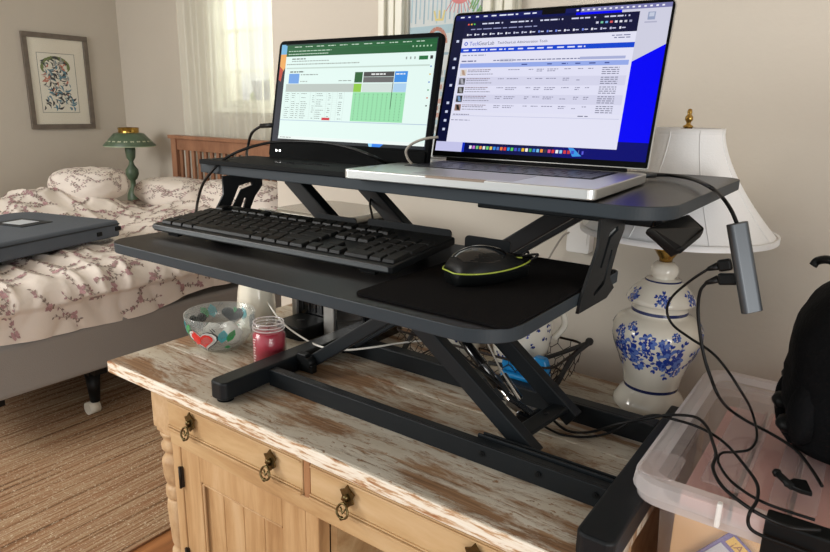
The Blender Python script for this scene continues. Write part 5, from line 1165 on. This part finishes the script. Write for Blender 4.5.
hexrow((gx0, gy1 - .015, 0), (gx1, gy1 - .015, 0), gz0, gz1, Vector((0, .012, 0))); hexrow((gx0, gy0 + .005, 0), (gx1, gy0 + .005, 0), gz0, gz1, Vector((0, -.008, 0)))
hexrow((gx1, gy0, 0), (gx1, gy1, 0), gz0, gz1, Vector((.012, 0, 0))); hexrow((gx0, gy0, 0), (gx0, gy1, 0), gz0, gz1, Vector((-.012, 0, 0)))
b.build('wire_mesh', 'wire', wb)
hk = Vector((-.424, 1.225, ZT + .085))
b = MB(); b.tube(spline([hk + Vector((.003, 0, .002)), Vector((-.440, 1.19, ZT + .062)), Vector((-.449, 1.13, ZT + .02)), Vector((-.462, 1.078, ZT + .010))]), .0052, 10); b.sphere(hk + Vector((.002, 0, .003)), .0085, seg=12)
b.tube(spline([hk, Vector((-.47, 1.16, ZT + .066)), Vector((-.52, 1.09, ZT + .055)), Vector((-.57, 1.075, ZT + .052))]), .0045, 10); b.build('wrapped_handle', 'twig', wb)
b = MB(); b.tube(spline([hk + Vector((-.37, 0, 0)), Vector((-.80, 1.16, ZT + .062)), Vector((-.79, 1.08, ZT + .012))]), .0055, 10); b.build('wrapped_handle', 'twig', wb)
b = MB()
for i in range(9): x = gx0 + .03 + i * .034; b.tube([(x, gy0 + .01, gz0), (x, gy1 - .01, gz0)], .0012, 4)
b.build('floor_wire', 'wire', wb)
def florals(b, cx, cy, rad_of, zc_, A, n, seed, mats=(1, 2)):
    q = random.Random(seed)
    for i in range(n):
        a = A + q.uniform(-1.5, 1.5); z = zc_ + q.uniform(-.04, .045); an = q.uniform(0, 6)
        for k in range(6):
            an2 = an + k * .8; L, w_ = .007, .003; P = []
            for s, t in ((0, 0), (.5, .5), (1, 0), (.5, -.5)):
                zz = z + math.sin(an2) * s * L + math.cos(an2) * t * w_; R0 = rad_of(zz) + .0007; aa = a + (math.cos(an2) * s * L - math.sin(an2) * t * w_) / R0
                P.append((cx + math.cos(aa) * R0, cy + math.sin(aa) * R0, zz))
            b.poly(P, q.choice(mats))
            if k % 2: z += .006 * math.sin(an); a += .006 * math.cos(an) / .05
def crock(name, label, cat, cx, cy, prf, seed, n, handle=None, z0=ZT + .006):
    t_ = thing(name, label, cat, (cx, cy, z0)); b = MB(); b.lathe(prf, (cx, cy, z0), 40)
    def ro(z):
        for (r0, a0), (r1, a1) in zip(prf, prf[1:]):
            if a1 > a0 and a0 <= z - z0 <= a1: return r0 + (r1 - r0) * (z - z0 - a0) / (a1 - a0)
        return prf[2][0]
    florals(b, cx, cy, ro, z0 + .075, math.atan2(-cy, -cx), n, seed); b.build('vessel', ['ceramic', 'blue', 'blueline'], t_, recalc=False)
    if handle: b = MB(); b.tube(spline([Vector(p) for p in handle]), .0065, 10); b.build('handle', 'ceramic', t_)
    return t_
crock('teapot', 'white pot with small blue flowers and a side handle, in the wire basket', 'teapot', -.545, 1.165, [(0, 0), (.040, 0), (.044, .006), (.056, .05), (.062, .09), (.060, .125), (.052, .15), (.046, .158), (.044, .15), (.0, .14)], 3, 26, [(-.494, 1.185, ZT + .150), (-.474, 1.195, ZT + .148), (-.468, 1.20, ZT + .12), (-.484, 1.19, ZT + .09)])
crock('sugar_bowl', 'small blue flowered white bowl at the left end of the wire basket', 'bowl', -.690, 1.15, [(0, 0), (.030, 0), (.034, .004), (.050, .035), (.055, .07), (.050, .09), (.046, .09), (.03, .02), (0, .012)], 6, 22)
bt = thing('wipes_pack', 'bright blue plastic pack with a white leaf mark, in the wire basket', 'pack', (-.50, 1.095, ZT + .02))
c0 = at(525, 355, y=1.085)
cpx = c0.x; cpz = c0.z; z1_ = ZT + .006
b = MB(); b.prism([(x, y, z) for x, y, z in rrect(cpx - .045, 1.068, cpx + .055, 1.10, .010, 5, z1_ + .022)], (0, 0, .018)); b.build('tray_shell', 'cyan', bt, bevel=.005, seg=3)
b = MB(); b.prism([(cpx + p, 1.076, z1_ + .040 + q) for p, q in ((-.045, 0), (-.045, .02), (-.035, .032), (-.02, .030), (-.014, .018), (.0, .016), (.008, .028), (.024, .042), (.044, .040), (.050, .024), (.052, 0))], (0, .02, 0)); q = b.build('upright', 'cyan', bt, bevel=.004, seg=3)
b = MB(); b.prism([(cpx + .026 + p, 1.0725, z1_ + .052 + q) for p, q in lf(.020, .013, 1.9)], (0, .0015, 0)); b.prism([(cpx + .022 + p, 1.0725, z1_ + .050 + q) for p, q in lf(.014, .008, .4)], (0, .0015, 0)); b.build('leaf_mark', 'white', q)
b = MB(); b.prism(rrect(cpx - .055, 1.066, cpx + .065, 1.105, .004, 3, z1_), (0, 0, .021)); b.build('bottom_case', 'casedark', bt, bevel=.002)
